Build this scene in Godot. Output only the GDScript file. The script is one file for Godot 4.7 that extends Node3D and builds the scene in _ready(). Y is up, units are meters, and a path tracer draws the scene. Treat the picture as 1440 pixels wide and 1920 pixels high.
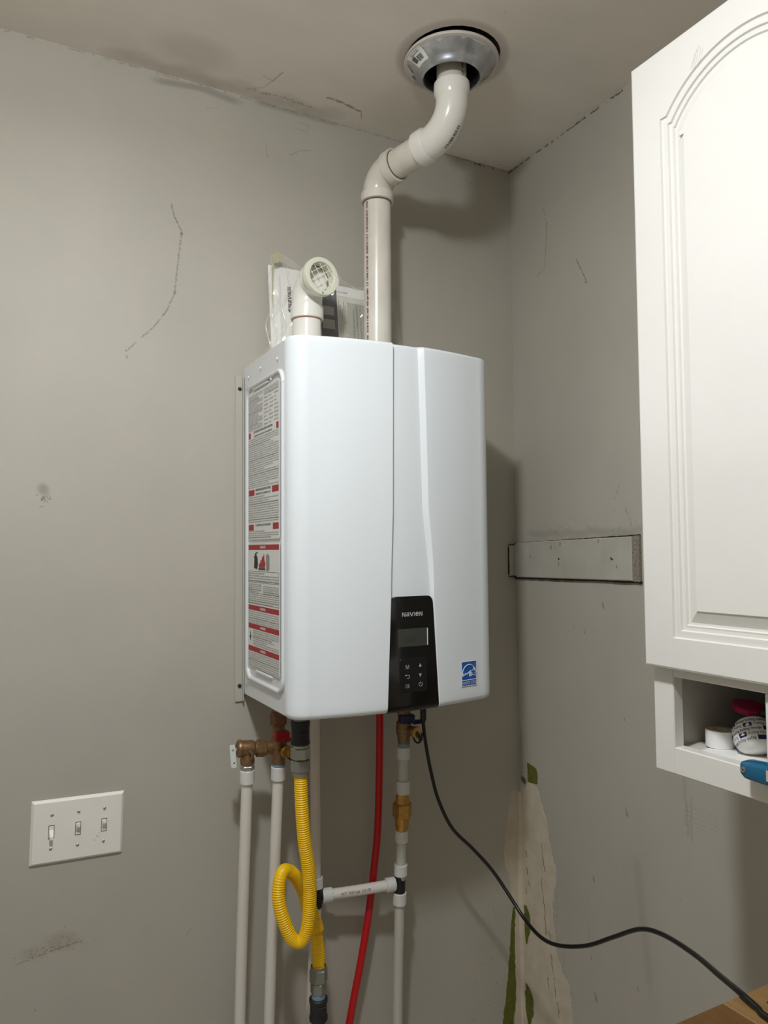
extends Node3D

# ---------------------------------------------------------------- geometry
class Soup:
	# triangles, counter-clockwise seen from outside
	var v := PackedVector3Array()
	var t := PackedVector2Array()

	func tri(a: Vector3, b: Vector3, c: Vector3, ua := Vector2.ZERO, ub := Vector2.ZERO, uc := Vector2.ZERO) -> void:
		v.append(a); v.append(b); v.append(c)
		t.append(ua); t.append(ub); t.append(uc)

	func quad(a: Vector3, b: Vector3, c: Vector3, d: Vector3) -> void:
		tri(a, b, c)
		tri(a, c, d)

	func flip(from: int) -> void:
		for i in range(from, v.size(), 3):
			var k := v[i + 1]; v[i + 1] = v[i + 2]; v[i + 2] = k
			var m := t[i + 1]; t[i + 1] = t[i + 2]; t[i + 2] = m

	func fix(from: int) -> void:
		var mid := Vector3.ZERO
		for i in range(from, v.size()): mid += v[i]
		mid /= maxf(1.0, v.size() - from)
		var vol := 0.0
		for i in range(from, v.size(), 3):
			vol += (v[i] - mid).dot((v[i + 1] - mid).cross(v[i + 2] - mid))
		if vol < 0.0: flip(from)

	func face_to(from: int, dir: Vector3) -> void:
		var n := Vector3.ZERO
		for i in range(from, v.size(), 3): n += (v[i + 1] - v[i]).cross(v[i + 2] - v[i])
		if n.dot(dir) < 0.0: flip(from)

	func grid(f: Callable, nu: int, nv: int, dir := Vector3.ZERO) -> void:
		var s := v.size()
		var p := []
		for j in nv + 1:
			for i in nu + 1: p.append(f.call(i, j))
		for j in nv:
			for i in nu:
				var k := j * (nu + 1) + i
				quad(p[k], p[k + 1], p[k + nu + 2], p[k + nu + 1])
		if dir == Vector3.ZERO: fix(s)
		else: face_to(s, dir)

	func box(mid: Vector3, size: Vector3, bevel := 0.0, turn := Basis()) -> void:
		var s := v.size()
		var h := size * 0.5
		var b := minf(bevel, minf(h.x, minf(h.y, h.z)) * 0.95)
		if b <= 0.0:
			for a in 3:
				for g in [-1.0, 1.0]:
					var q := []
					for e in [[-1, -1], [1, -1], [1, 1], [-1, 1]]:
						var c := Vector3.ZERO
						c[a] = g * h[a]; c[(a + 1) % 3] = e[0] * h[(a + 1) % 3] * g; c[(a + 2) % 3] = e[1] * h[(a + 2) % 3]
						q.append(mid + turn * c)
					quad(q[0], q[1], q[2], q[3])
			fix(s)
			return
		var corner := func(sx: float, sy: float, sz: float, a: int) -> Vector3:
			var c := Vector3(sx * (h.x - b), sy * (h.y - b), sz * (h.z - b))
			c[a] += [sx, sy, sz][a] * b
			return mid + turn * c
		for a in 3:
			for g in [-1.0, 1.0]:
				var q := []
				for e in [[-1, -1], [1, -1], [1, 1], [-1, 1]]:
					var w := [0.0, 0.0, 0.0]
					w[a] = g; w[(a + 1) % 3] = e[0] * g; w[(a + 2) % 3] = e[1]
					q.append(corner.call(w[0], w[1], w[2], a))
				quad(q[0], q[1], q[2], q[3])
		for a in 3:
			var m := (a + 1) % 3
			var n := (a + 2) % 3
			for gm in [-1.0, 1.0]:
				for gn in [-1.0, 1.0]:
					var w := [0.0, 0.0, 0.0]
					w[m] = gm; w[n] = gn
					w[a] = -1.0
					var p0: Vector3 = corner.call(w[0], w[1], w[2], m)
					var p1: Vector3 = corner.call(w[0], w[1], w[2], n)
					w[a] = 1.0
					var p2: Vector3 = corner.call(w[0], w[1], w[2], n)
					var p3: Vector3 = corner.call(w[0], w[1], w[2], m)
					if gm * gn > 0: quad(p0, p1, p2, p3)
					else: quad(p3, p2, p1, p0)
		for sx in [-1.0, 1.0]:
			for sy in [-1.0, 1.0]:
				for sz in [-1.0, 1.0]:
					var a0: Vector3 = corner.call(sx, sy, sz, 0)
					var a1: Vector3 = corner.call(sx, sy, sz, 1)
					var a2: Vector3 = corner.call(sx, sy, sz, 2)
					if sx * sy * sz > 0: tri(a0, a1, a2)
					else: tri(a0, a2, a1)
		fix(s)

	# profile points are (radius, height along axis)
	func lathe(profile: Array, base: Vector3, axis := Vector3.UP, segs := 28, spin := 0.0) -> void:
		var s := v.size()
		var w := axis.normalized()
		var p := w.cross(Vector3.UP if absf(w.y) < 0.9 else Vector3.RIGHT).normalized()
		var q := w.cross(p)
		var rings := []
		for k in profile:
			var ring := PackedVector3Array()
			for i in segs:
				var a := TAU * i / segs + spin
				ring.append(base + w * k.y + (p * cos(a) + q * sin(a)) * k.x)
			rings.append(ring)
		for j in rings.size() - 1:
			var lo: PackedVector3Array = rings[j]
			var hi: PackedVector3Array = rings[j + 1]
			for i in segs:
				var n := (i + 1) % segs
				if profile[j].x > 1e-6: tri(lo[i], lo[n], hi[i])
				if profile[j + 1].x > 1e-6: tri(lo[n], hi[n], hi[i])
		fix(s)

	func tube(pts: PackedVector3Array, radii: Array, segs := 14, caps := true) -> void:
		var s := v.size()
		var up := Vector3.ZERO
		var rings := []
		var last := Vector3.UP
		for i in pts.size():
			var d := pts[mini(i + 1, pts.size() - 1)] - pts[maxi(i - 1, 0)]
			if d.length() < 1e-7: d = last
			d = d.normalized(); last = d
			if up == Vector3.ZERO: up = d.cross(Vector3.UP if absf(d.y) < 0.9 else Vector3.BACK).normalized()
			up = (up - d * up.dot(d)).normalized()
			var side := d.cross(up)
			var ring := PackedVector3Array()
			var r: float = radii[i] if radii.size() > 1 else radii[0]
			for k in segs:
				var a := TAU * k / segs
				ring.append(pts[i] + (up * cos(a) + side * sin(a)) * r)
			rings.append(ring)
		for j in rings.size() - 1:
			for k in segs:
				var n := (k + 1) % segs
				quad(rings[j][k], rings[j][n], rings[j + 1][n], rings[j + 1][k])
		if caps:
			for k in segs:
				var n := (k + 1) % segs
				tri(pts[0], rings[0][n], rings[0][k])
				tri(pts[-1], rings[-1][k], rings[-1][n])
		fix(s)

	# a flat outline (x, y) pushed along z of xf, with an optional chamfer on the far face
	func prism(outline: PackedVector2Array, xf: Transform3D, depth: float, bevel := 0.0) -> void:
		var s := v.size()
		var poly := outline
		if Geometry2D.is_polygon_clockwise(poly): poly.reverse()
		var top := poly
		if bevel > 0.0:
			top = PackedVector2Array()
			for i in poly.size():
				var a := (poly[i] - poly[i - 1]).normalized()
				var b := (poly[(i + 1) % poly.size()] - poly[i]).normalized()
				var m := (Vector2(-a.y, a.x) + Vector2(-b.y, b.x))
				m = m / maxf(0.3, m.length_squared()) * 2.0
				top.append(poly[i] + m * bevel)
		var at := func(q: Vector2, z: float) -> Vector3: return xf * Vector3(q.x, q.y, z)
		var ids := Geometry2D.triangulate_polygon(top)
		for i in range(0, ids.size(), 3):
			tri(at.call(top[ids[i]], depth), at.call(top[ids[i + 1]], depth), at.call(top[ids[i + 2]], depth))
		ids = Geometry2D.triangulate_polygon(poly)
		for i in range(0, ids.size(), 3):
			tri(at.call(poly[ids[i]], 0.0), at.call(poly[ids[i + 2]], 0.0), at.call(poly[ids[i + 1]], 0.0))
		for i in poly.size():
			var n := (i + 1) % poly.size()
			quad(at.call(poly[i], 0.0), at.call(poly[n], 0.0), at.call(poly[n], depth - bevel), at.call(poly[i], depth - bevel))
			if bevel > 0.0: quad(at.call(poly[i], depth - bevel), at.call(poly[n], depth - bevel), at.call(top[n], depth), at.call(top[i], depth))
		fix(s)

	func map_all(f: Callable, from := 0) -> void:
		for i in range(from, v.size()): v[i] = f.call(v[i])


var origin := Vector3.ZERO      # base of the thing being built
var taken := {}

func numbered(called: String) -> String:
	taken[called] = taken.get(called, -1) + 1
	return called if taken[called] == 0 else "%s_%03d" % [called, taken[called]]

func thing(called: String, label: String, category: String, at: Vector3, group := "") -> Node3D:
	var o := Node3D.new()
	o.name = numbered(called)
	o.position = at
	origin = at
	o.set_meta("label", label)
	o.set_meta("category", category)
	if group: o.set_meta("group", group)
	add_child(o, true)
	return o

func commit(s: Soup, angle := 38.0, uv = null) -> ArrayMesh:
	var n := s.v.size() / 3
	var fn := PackedVector3Array()
	fn.resize(n)
	var at := {}
	var keys := []
	keys.resize(s.v.size())
	for f in n:
		fn[f] = (s.v[f * 3 + 1] - s.v[f * 3]).cross(s.v[f * 3 + 2] - s.v[f * 3])
	if angle > 0.0:
		for i in s.v.size():
			var k := Vector3i((s.v[i] * 50000.0).round())
			keys[i] = k
			if not at.has(k): at[k] = []
			at[k].append(i / 3)
	var limit := cos(deg_to_rad(angle))
	var nn := PackedVector3Array()
	nn.resize(s.v.size())
	for i in s.v.size():
		var own := fn[i / 3].normalized()
		var sum := fn[i / 3]
		if angle > 0.0:
			sum = Vector3.ZERO
			for f in at[keys[i]]:
				if fn[f].normalized().dot(own) > limit: sum += fn[f]
		nn[i] = sum.normalized() if sum.length() > 1e-14 else Vector3.UP
	var vv := PackedVector3Array()
	var no := PackedVector3Array()
	var tt := PackedVector2Array()
	vv.resize(s.v.size()); no.resize(s.v.size()); tt.resize(s.v.size())
	for f in n:
		for k in 3:
			var src: int = f * 3 + [0, 2, 1][k]      # clockwise front faces
			vv[f * 3 + k] = s.v[src] - origin
			no[f * 3 + k] = nn[src]
			tt[f * 3 + k] = uv.call(s.v[src]) if uv != null else s.t[src]
	var a := []
	a.resize(Mesh.ARRAY_MAX)
	a[Mesh.ARRAY_VERTEX] = vv
	a[Mesh.ARRAY_NORMAL] = no
	a[Mesh.ARRAY_TEX_UV] = tt
	var m := ArrayMesh.new()
	m.add_surface_from_arrays(Mesh.PRIMITIVE_TRIANGLES, a)
	return m

func part(called: String, s: Soup, material: Material, parent: Node3D, angle := 38.0, uv = null) -> MeshInstance3D:
	var o := MeshInstance3D.new()
	o.name = called
	o.mesh = commit(s, angle, uv)
	o.material_override = material
	o.cast_shadow = GeometryInstance3D.SHADOW_CASTING_SETTING_ON
	parent.add_child(o, true)
	return o

func struct(called: String, s: Soup, material: Material, uv = null, angle := 38.0) -> MeshInstance3D:
	origin = Vector3.ZERO
	var o := part(called, s, material, self, angle, uv)
	o.set_meta("kind", "structure")
	return o

func said(o: Node3D, label: String) -> Node3D:
	o.set_meta("label", label)
	return o

func smooth(raw: PackedVector3Array, per := 8) -> PackedVector3Array:
	var out := PackedVector3Array()
	for i in raw.size() - 1:
		var a := raw[maxi(i - 1, 0)]
		var d := raw[mini(i + 2, raw.size() - 1)]
		for k in per: out.append(raw[i].cubic_interpolate(raw[i + 1], a, d, float(k) / per))
	out.append(raw[-1])
	return out

func even(pts: PackedVector3Array, step: float) -> PackedVector3Array:
	var c := Curve3D.new()
	c.bake_interval = step
	for p in pts: c.add_point(p)
	var out := PackedVector3Array()
	var n := int(c.get_baked_length() / step)
	for i in n + 1: out.append(c.sample_baked(c.get_baked_length() * i / n))
	return out

func rounded(x0: float, y0: float, x1: float, y1: float, r: float, n := 6) -> PackedVector2Array:
	var out := PackedVector2Array()
	for c in [[x1 - r, y1 - r, 0.0], [x0 + r, y1 - r, 0.25], [x0 + r, y0 + r, 0.5], [x1 - r, y0 + r, 0.75]]:
		for i in n + 1:
			var a: float = TAU * (c[2] + 0.25 * i / n)
			out.append(Vector2(c[0] + r * cos(a), c[1] + r * sin(a)))
	return out

func circle(c: Vector2, r: float, n := 24) -> PackedVector2Array:
	var out := PackedVector2Array()
	for i in n: out.append(c + Vector2.from_angle(TAU * i / n) * r)
	return out

var fonts := {}
func letters(s: Soup, words: String, xf: Transform3D, cap: float, width := 0.0, bold := false, align := 0, curve := 3.0) -> void:
	# flat lettering of cap height cap on the xy plane of xf; align 0 centre, -1 starts at the origin
	if words.strip_edges() == "": return
	if not fonts.has(bold):
		var f := SystemFont.new()
		f.font_names = PackedStringArray(["Droid Sans"])
		f.font_weight = 700 if bold else 400
		fonts[bold] = f
	var tm := TextMesh.new()
	tm.font = fonts[bold]
	tm.font_size = 32
	tm.pixel_size = cap / 22.8
	tm.depth = 0.0
	tm.curve_step = curve
	tm.text = words
	tm.horizontal_alignment = HORIZONTAL_ALIGNMENT_CENTER if align == 0 else HORIZONTAL_ALIGNMENT_LEFT
	tm.vertical_alignment = VERTICAL_ALIGNMENT_CENTER
	var fs := tm.get_faces()
	var lo := INF
	var hi := -INF
	for p in fs:
		lo = minf(lo, p.x); hi = maxf(hi, p.x)
	var k := 1.0
	if width > 0.0 and hi > lo: k = width / (hi - lo)
	var mid := (lo + hi) * 0.5 if align == 0 else lo
	var from := s.v.size()
	for i in range(0, fs.size(), 3):
		var q := []
		for j in 3:
			var p := fs[i + j]
			q.append(xf * Vector3((p.x - mid) * k, p.y, 0.0))
		s.tri(q[0], q[2], q[1])
	s.face_to(from, xf.basis.z)

func wordmark(s: Soup, xf: Transform3D, cap: float, width: float, bold: bool) -> void:
	# six letters of one height: capitals with a and e drawn as tall as them
	for q in [["N", 0.0, 0.175], ["a", 0.205, 0.15], ["V", 0.37, 0.20], ["l", 0.592, 0.032], ["e", 0.655, 0.155], ["N", 0.838, 0.162]]:
		var one := Soup.new()
		letters(one, q[0], Transform3D(), cap, width * q[2], bold, -1, 2.0)
		var lo := INF
		var hi := -INF
		for p in one.v:
			lo = minf(lo, p.y); hi = maxf(hi, p.y)
		var x0: float = width * (q[1] - 0.5)
		for i in range(0, one.v.size(), 3):
			var t := []
			for j in 3:
				var p := one.v[i + j]
				t.append(xf * Vector3(p.x + x0, ((p.y - lo) / (hi - lo) - 0.5) * cap, 0.0))
			s.tri(t[0], t[1], t[2])

# ---------------------------------------------------------------- materials
func mat(c: Color, rough := 0.5, metal := 0.0, coat := 0.0) -> StandardMaterial3D:
	var m := StandardMaterial3D.new()
	m.albedo_color = c
	m.roughness = rough
	m.metallic = metal
	if coat > 0.0:
		m.clearcoat_enabled = true
		m.clearcoat = coat
		m.clearcoat_roughness = 0.08
	return m

func rgb(r: float, g: float, b: float) -> Color:
	return Color(r / 255.0, g / 255.0, b / 255.0)

func noise_tex(seed_: int, freq: float, a: Color, b: Color, size := 256, oct := 4) -> ImageTexture:
	var n := FastNoiseLite.new()
	n.seed = seed_
	n.frequency = freq
	n.fractal_octaves = oct
	var im := n.get_seamless_image(size, size)
	var out := Image.create(size, size, false, Image.FORMAT_RGB8)
	for y in size:
		for x in size: out.set_pixel(x, y, a.lerp(b, im.get_pixel(x, y).r))
	return ImageTexture.create_from_image(out)

func mottled(m: StandardMaterial3D, seed_: int, freq: float, a: Color, b: Color, scale_: Vector3) -> StandardMaterial3D:
	m.albedo_color = Color.WHITE
	m.albedo_texture = noise_tex(seed_, freq, a, b)
	m.uv1_triplanar = true
	m.uv1_scale = scale_
	return m

# a painted sheet of wall: an image and the rectangle of the wall that it covers
class Sheet:
	var im: Image
	var lo: Vector2
	var size: Vector2
	var rng := RandomNumberGenerator.new()
	var n := FastNoiseLite.new()
	var k: float

	func _init(lo_: Vector2, size_: Vector2, base: Color, w: int, h: int, seed_: int) -> void:
		lo = lo_; size = size_
		k = w / size.x
		rng.seed = seed_
		n.seed = seed_
		n.frequency = 0.012
		n.fractal_octaves = 5
		var small := Image.create(512, 512, false, Image.FORMAT_RGB8)
		var n2 := FastNoiseLite.new()
		n2.seed = seed_ + 7
		n2.frequency = 0.004
		for y in 512:
			for x in 512:
				var f := 1.0 + 0.022 * n.get_noise_2d(x, y) + 0.02 * n2.get_noise_2d(x, y)
				small.set_pixel(x, y, Color(base.r * f, base.g * f, base.b * (f + 0.008 * n2.get_noise_2d(y, x))))
		small.resize(w, h, Image.INTERPOLATE_CUBIC)
		im = small
		n.frequency = 0.09

	func px(p: Vector2) -> Vector2:
		return Vector2((p.x - lo.x) / size.x * im.get_width(), (1.0 - (p.y - lo.y) / size.y) * im.get_height())

	func dot(p: Vector2, r: float, c: Color, a: float, rough := 0.0, rx := 1.0, turn := 0.0) -> void:
		var q := px(p)
		var pr := maxf(r * k, 0.6)
		var reach := int(pr * maxf(rx, 1.0)) + 1
		for y in range(maxi(0, int(q.y) - reach), mini(im.get_height(), int(q.y) + reach + 1)):
			for x in range(maxi(0, int(q.x) - reach), mini(im.get_width(), int(q.x) + reach + 1)):
				var d := (Vector2(x, y) - q).rotated(turn)
				d.x /= rx
				var f := clampf(1.0 - d.length() / pr, 0.0, 1.0)
				f = minf(1.0, f * 1.8)
				if rough > 0.0: f *= clampf(0.5 + rough * n.get_noise_2d(x, y) * 2.0, 0.0, 1.0)
				if f > 0.0: im.set_pixel(x, y, im.get_pixel(x, y).lerp(c, f * a))

	func line(pts: Array, w: float, c: Color, a: float, broken := 0.0, wander := 0.0) -> void:
		for i in pts.size() - 1:
			var d: Vector2 = pts[i + 1] - pts[i]
			var steps := int(d.length() / maxf(w * 0.7, 0.0007)) + 1
			for s in steps:
				if broken > 0.0 and n.get_noise_1d((i * 1000 + s) * 0.9) * 1.6 + 0.5 < broken: continue
				var p: Vector2 = pts[i] + d * s / steps
				p += Vector2(rng.randf_range(-1, 1), rng.randf_range(-1, 1)) * wander
				dot(p, w * rng.randf_range(0.5, 1.0), c, a * rng.randf_range(0.6, 1.0))

	func specks(p: Vector2, spread: Vector2, count: int, r: float, c: Color, a: float) -> void:
		for i in count:
			dot(p + Vector2(rng.randfn() * spread.x, rng.randfn() * spread.y), r * rng.randf_range(0.4, 1.3), c, a * rng.randf_range(0.4, 1.0))

	func material(relief: Texture2D) -> StandardMaterial3D:
		var m := StandardMaterial3D.new()
		m.albedo_texture = ImageTexture.create_from_image(im)
		m.roughness = 0.62
		m.texture_repeat = false
		return m

var M := {}
const T := 2.44   # ceiling height

func make_materials() -> void:
	M.heater = mat(rgb(236, 242, 245), 0.3, 0.0, 0.35)
	M.heater_side = mat(rgb(226, 229, 231), 0.14, 0.0, 0.6)
	M.painted = mat(rgb(184, 180, 169), 0.5)
	M.gloss_black = mat(rgb(5, 6, 7), 0.12, 0.0, 0.5)
	M.key_black = mat(rgb(13, 14, 15), 0.45)
	M.lcd = mat(rgb(62, 66, 58), 0.3)
	M.lcd_ink = mat(rgb(45, 48, 42), 0.5)
	M.print_grey = mat(rgb(176, 178, 180), 0.5)
	M.print_black = mat(rgb(40, 40, 42), 0.7)
	M.print_red = mat(rgb(168, 44, 46), 0.6)
	M.print_white = mat(rgb(240, 242, 245), 0.6)
	M.label_paper = mat(rgb(225, 226, 222), 0.5)
	M.energy_blue = mat(rgb(10, 92, 178), 0.4)
	M.pvc = mottled(mat(Color.WHITE, 0.24), 3, 0.012, rgb(214, 208, 194), rgb(233, 229, 217), Vector3(4, 2, 4))
	M.pvc_white = mat(rgb(238, 235, 226), 0.22)
	M.screen = mat(rgb(226, 228, 208), 0.35)
	M.pipe_red_ink = mat(rgb(122, 40, 40), 0.6)
	M.pipe_ink = mat(rgb(60, 54, 56), 0.6)
	M.dark_glue = mat(rgb(96, 92, 82), 0.6)
	M.galv = mottled(mat(Color.WHITE, 0.34, 0.85), 8, 0.02, rgb(158, 162, 166), rgb(222, 224, 226), Vector3(6, 6, 6))
	M.flange_paint = mat(rgb(205, 198, 190), 0.6)
	M.duct_dark = mat(rgb(46, 48, 52), 0.5, 0.5)
	M.brass = mottled(mat(Color.WHITE, 0.36, 0.8), 12, 0.03, rgb(176, 132, 66), rgb(214, 170, 92), Vector3(9, 9, 9))
	M.bronze = mottled(mat(Color.WHITE, 0.42, 0.65), 13, 0.03, rgb(112, 86, 58), rgb(158, 128, 90), Vector3(11, 11, 11))
	M.copper = mottled(mat(Color.WHITE, 0.5, 0.5), 14, 0.03, rgb(104, 72, 52), rgb(146, 104, 76), Vector3(11, 11, 11))
	M.steel = mat(rgb(178, 178, 170), 0.36, 0.85)
	M.zinc = mat(rgb(150, 150, 142), 0.5, 0.7)
	M.iron = mat(rgb(34, 35, 37), 0.55, 0.1)
	M.teflon = mat(rgb(120, 150, 170), 0.7)
	M.red_plastic = mat(rgb(170, 18, 28), 0.4)
	M.blue_plastic = mat(rgb(20, 28, 78), 0.4)
	M.rubber = mat(rgb(16, 16, 18), 0.35)
	M.yellow = mat(rgb(250, 200, 4), 0.38)
	M.red_pex = mat(rgb(196, 10, 20), 0.35)
	M.pex = mat(rgb(226, 222, 214), 0.38)
	M.pex.subsurf_scatter_enabled = true
	M.pex.subsurf_scatter_strength = 0.15
	M.pex_ring = mat(rgb(218, 217, 213), 0.4)
	M.pex_cold = mat(rgb(200, 199, 188), 0.34)
	M.tee_black = mat(rgb(14, 14, 15), 0.4)
	M.tag_white = mat(rgb(225, 230, 222), 0.35, 0.2)
	M.cabinet = mottled(mat(Color.WHITE, 0.38), 21, 0.006, rgb(224, 222, 215), rgb(232, 230, 224), Vector3(1, 1, 1))
	M.cabinet_in = mat(rgb(205, 200, 190), 0.6)
	M.switch_plate = mat(rgb(240, 236, 228), 0.4)
	M.switch_dark = mat(rgb(88, 80, 70), 0.6)
	M.screw = mat(rgb(190, 186, 176), 0.4, 0.5)
	M.paper = mat(rgb(240, 239, 235), 0.7)
	M.navy = mat(rgb(16, 19, 42), 0.5)
	M.box_grey = mat(rgb(140, 142, 142), 0.5)
	M.page = mat(rgb(214, 212, 200), 0.7)
	M.page_grey = mat(rgb(172, 170, 158), 0.7)
	M.film = mat(Color(0.93, 0.93, 0.88, 0.12), 0.12)
	M.film.transparency = BaseMaterial3D.TRANSPARENCY_ALPHA
	M.film.cull_mode = BaseMaterial3D.CULL_DISABLED
	M.film_yellow = mat(rgb(186, 180, 138), 0.4)
	M.compound = mottled(mat(Color.WHITE, 0.85), 31, 0.015, rgb(194, 183, 162), rgb(212, 202, 182), Vector3(5, 5, 5))
	M.pit = mat(rgb(134, 120, 102), 0.9)
	M.greenboard = mottled(mat(Color.WHITE, 0.9), 32, 0.03, rgb(84, 88, 26), rgb(112, 114, 42), Vector3(8, 8, 8))
	M.board = mottled(mat(Color.WHITE, 0.6), 33, 0.01, rgb(174, 170, 158), rgb(186, 182, 171), Vector3(4, 4, 4))
	M.end_grain = mottled(mat(Color.WHITE, 0.9), 34, 0.08, rgb(96, 88, 78), rgb(176, 166, 150), Vector3(10, 10, 10))
	M.gap = mat(rgb(26, 23, 20), 0.9)
	M.tape_tan = mat(rgb(196, 184, 158), 0.7)
	M.pink = mat(rgb(196, 42, 92), 0.4)
	M.blue_gloss = mat(rgb(6, 92, 128), 0.18, 0.0, 0.6)
	M.lens = mat(rgb(240, 240, 235), 0.4)
	M.lens.emission_enabled = true
	M.lens.emission = Color(1.0, 0.97, 0.92)
	M.lens.emission_energy_multiplier = 3.0

# ---------------------------------------------------------------- the room
func build_room() -> void:
	var base := rgb(181, 176, 164)
	var dirt := rgb(98, 90, 80)
	# back wall
	var A := Sheet.new(Vector2(-2.0, 0.3), Vector2(2.0, 2.14), base, 1900, 2033, 5)
	var crack := [Vector2(-0.8720, 2.168), Vector2(-0.8653, 2.143), Vector2(-0.8506, 2.112), Vector2(-0.853, 2.09), Vector2(-0.8600, 2.03), Vector2(-0.8641, 1.984), Vector2(-0.880, 1.944), Vector2(-0.9032, 1.9097), Vector2(-0.935, 1.876), Vector2(-0.9587, 1.851), Vector2(-0.957, 1.835)]
	A.line(crack, 0.0026, dirt, 0.34, 0.06, 0.0010)
	A.dot(Vector2(-0.8506, 2.110), 0.004, dirt, 0.5)
	A.dot(Vector2(-0.8641, 1.984), 0.004, dirt, 0.5)
	A.line([Vector2(-0.8653, 2.143), Vector2(-0.848, 2.112)], 0.0012, dirt, 0.3)
	A.line([Vector2(-2.0, 2.438), Vector2(0.0, 2.438)], 0.003, dirt, 0.25, 0.35, 0.001)
	for i in 16:
		A.dot(Vector2(-0.9 + i * 0.011, 2.432 - absf(i - 8) * 0.0012), 0.010, rgb(120, 116, 106), 0.16, 0.0, 2.2, 0.1)
	for i in 14:
		A.dot(Vector2(-0.68 + i * 0.014, 2.436), 0.009, rgb(112, 106, 96), 0.13, 0.0, 2.2, 0.0)
	A.specks(Vector2(-0.62, 2.425), Vector2(0.05, 0.012), 16, 0.002, dirt, 0.25)
	A.line([Vector2(-0.60, 2.40), Vector2(-0.57, 2.40), Vector2(-0.565, 2.415), Vector2(-0.59, 2.417)], 0.0012, dirt, 0.3)
	A.line([Vector2(-0.668, 2.345), Vector2(-0.663, 2.315)], 0.0012, dirt, 0.35)
	A.line([Vector2(-0.612, 2.335), Vector2(-0.586, 2.352), Vector2(-0.565, 2.357)], 0.0012, dirt, 0.35)
	A.line([Vector2(-0.80, 2.39), Vector2(-0.775, 2.40)], 0.0015, dirt, 0.2)
	A.dot(Vector2(-1.107, 1.572), 0.013, rgb(120, 114, 104), 0.3, 0.0, 1.0, 0.3)
	A.dot(Vector2(-1.103, 1.566), 0.018, rgb(126, 120, 110), 0.22, 0.0, 0.6, 0.3)
	A.specks(Vector2(-1.102, 1.552), Vector2(0.006, 0.006), 22, 0.002, dirt, 0.5)
	A.specks(Vector2(-1.085, 0.722), Vector2(0.028, 0.005), 70, 0.0020, rgb(96, 74, 66), 0.3)
	A.specks(Vector2(-1.060, 0.734), Vector2(0.016, 0.009), 50, 0.0016, rgb(110, 84, 76), 0.28)
	A.line([Vector2(-1.14, 0.709), Vector2(-1.10, 0.716), Vector2(-1.06, 0.722), Vector2(-1.03, 0.724)], 0.002, dirt, 0.45, 0.3, 0.001)
	A.dot(Vector2(-1.065, 0.732), 0.022, rgb(128, 116, 106), 0.22, 0.0, 1.7, -0.15)
	A.dot(Vector2(-1.11, 0.722), 0.016, rgb(132, 122, 112), 0.18, 0.0, 1.8, -0.15)
	A.line([Vector2(-0.836, 0.686), Vector2(-0.826, 0.698)], 0.001, dirt, 0.4)
	A.dot(Vector2(-1.108, 0.62), 0.0015, dirt, 0.8)
	A.line([Vector2(-0.86, 1.62), Vector2(-0.80, 1.69)], 0.006, rgb(198, 192, 180), 0.2, 0.2, 0.004)
	A.specks(Vector2(-0.9, 1.3), Vector2(0.6, 0.7), 70, 0.0012, dirt, 0.25)
	A.specks(Vector2(-0.1, 2.37), Vector2(0.05, 0.05), 20, 0.002, dirt, 0.4)
	A.line([Vector2(-0.11, 2.435), Vector2(-0.05, 2.436)], 0.003, rgb(40, 36, 32), 0.8, 0.45)
	A.specks(Vector2(-0.1, 0.45), Vector2(0.04, 0.1), 40, 0.002, dirt, 0.5)
	var s := Soup.new()
	s.box(Vector3(-1.3, 1.22, -0.05), Vector3(2.8, 2.64, 0.1))
	struct("wall_back", s, wall_material(A), func(p: Vector3) -> Vector2: return Vector2((p.x + 2.0) / 2.0, 1.0 - (p.y - 0.3) / 2.14))
	# right wall; u runs along z
	var B := Sheet.new(Vector2(0.0, 0.3), Vector2(1.3, 2.14), base, 1200, 1976, 9)
	B.line([Vector2(0.0, 2.437), Vector2(0.6, 2.437)], 0.0032, rgb(52, 47, 42), 0.75, 0.35, 0.0012)
	B.line([Vector2(0.131, 2.287), Vector2(0.144, 2.242), Vector2(0.139, 2.19), Vector2(0.131, 2.14)], 0.002, dirt, 0.45, 0.12, 0.001)
	B.line([Vector2(0.105, 2.125), Vector2(0.118, 2.132), Vector2(0.134, 2.137)], 0.0018, dirt, 0.4, 0.1, 0.001)
	B.line([Vector2(0.244, 2.119), Vector2(0.262, 2.085), Vector2(0.277, 2.054), Vector2(0.268, 2.058)], 0.0022, dirt, 0.6, 0.0, 0.0008)
	B.line([Vector2(0.36, 1.585), Vector2(0.345, 1.55)], 0.0018, dirt, 0.35, 0.2)
	B.specks(Vector2(0.24, 1.495), Vector2(0.12, 0.02), 90, 0.0018, dirt, 0.4)
	for i in 26: B.dot(Vector2(0.06 + 0.0145 * i, 1.487 + 0.004 * B.rng.randf_range(-1, 1)), 0.012, dirt, 0.10, 0.0, 1.4)
	B.line([Vector2(0.377, 1.535), Vector2(0.398, 1.49)], 0.0016, dirt, 0.45, 0.2)
	B.line([Vector2(0.15, 1.49), Vector2(0.18, 1.505)], 0.001, dirt, 0.35)
	for q in [[0.305, 1.325, 0.012], [0.245, 1.262, 0.007], [0.36, 0.895, 0.012], [0.258, 0.72, 0.010], [0.245, 0.545, 0.008], [0.257, 0.465, 0.014], [0.38, 0.545, 0.008], [0.36, 1.09, 0.006], [0.21, 1.27, 0.006]]:
		B.dot(Vector2(q[0], q[1]), q[2], dirt, 0.34, 0.0, 0.3, 0.25)
		B.dot(Vector2(q[0] + 0.001, q[1] - q[2] * 0.3), q[2] * 0.5, dirt, 0.4, 0.6, 0.5, 0.25)
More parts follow.
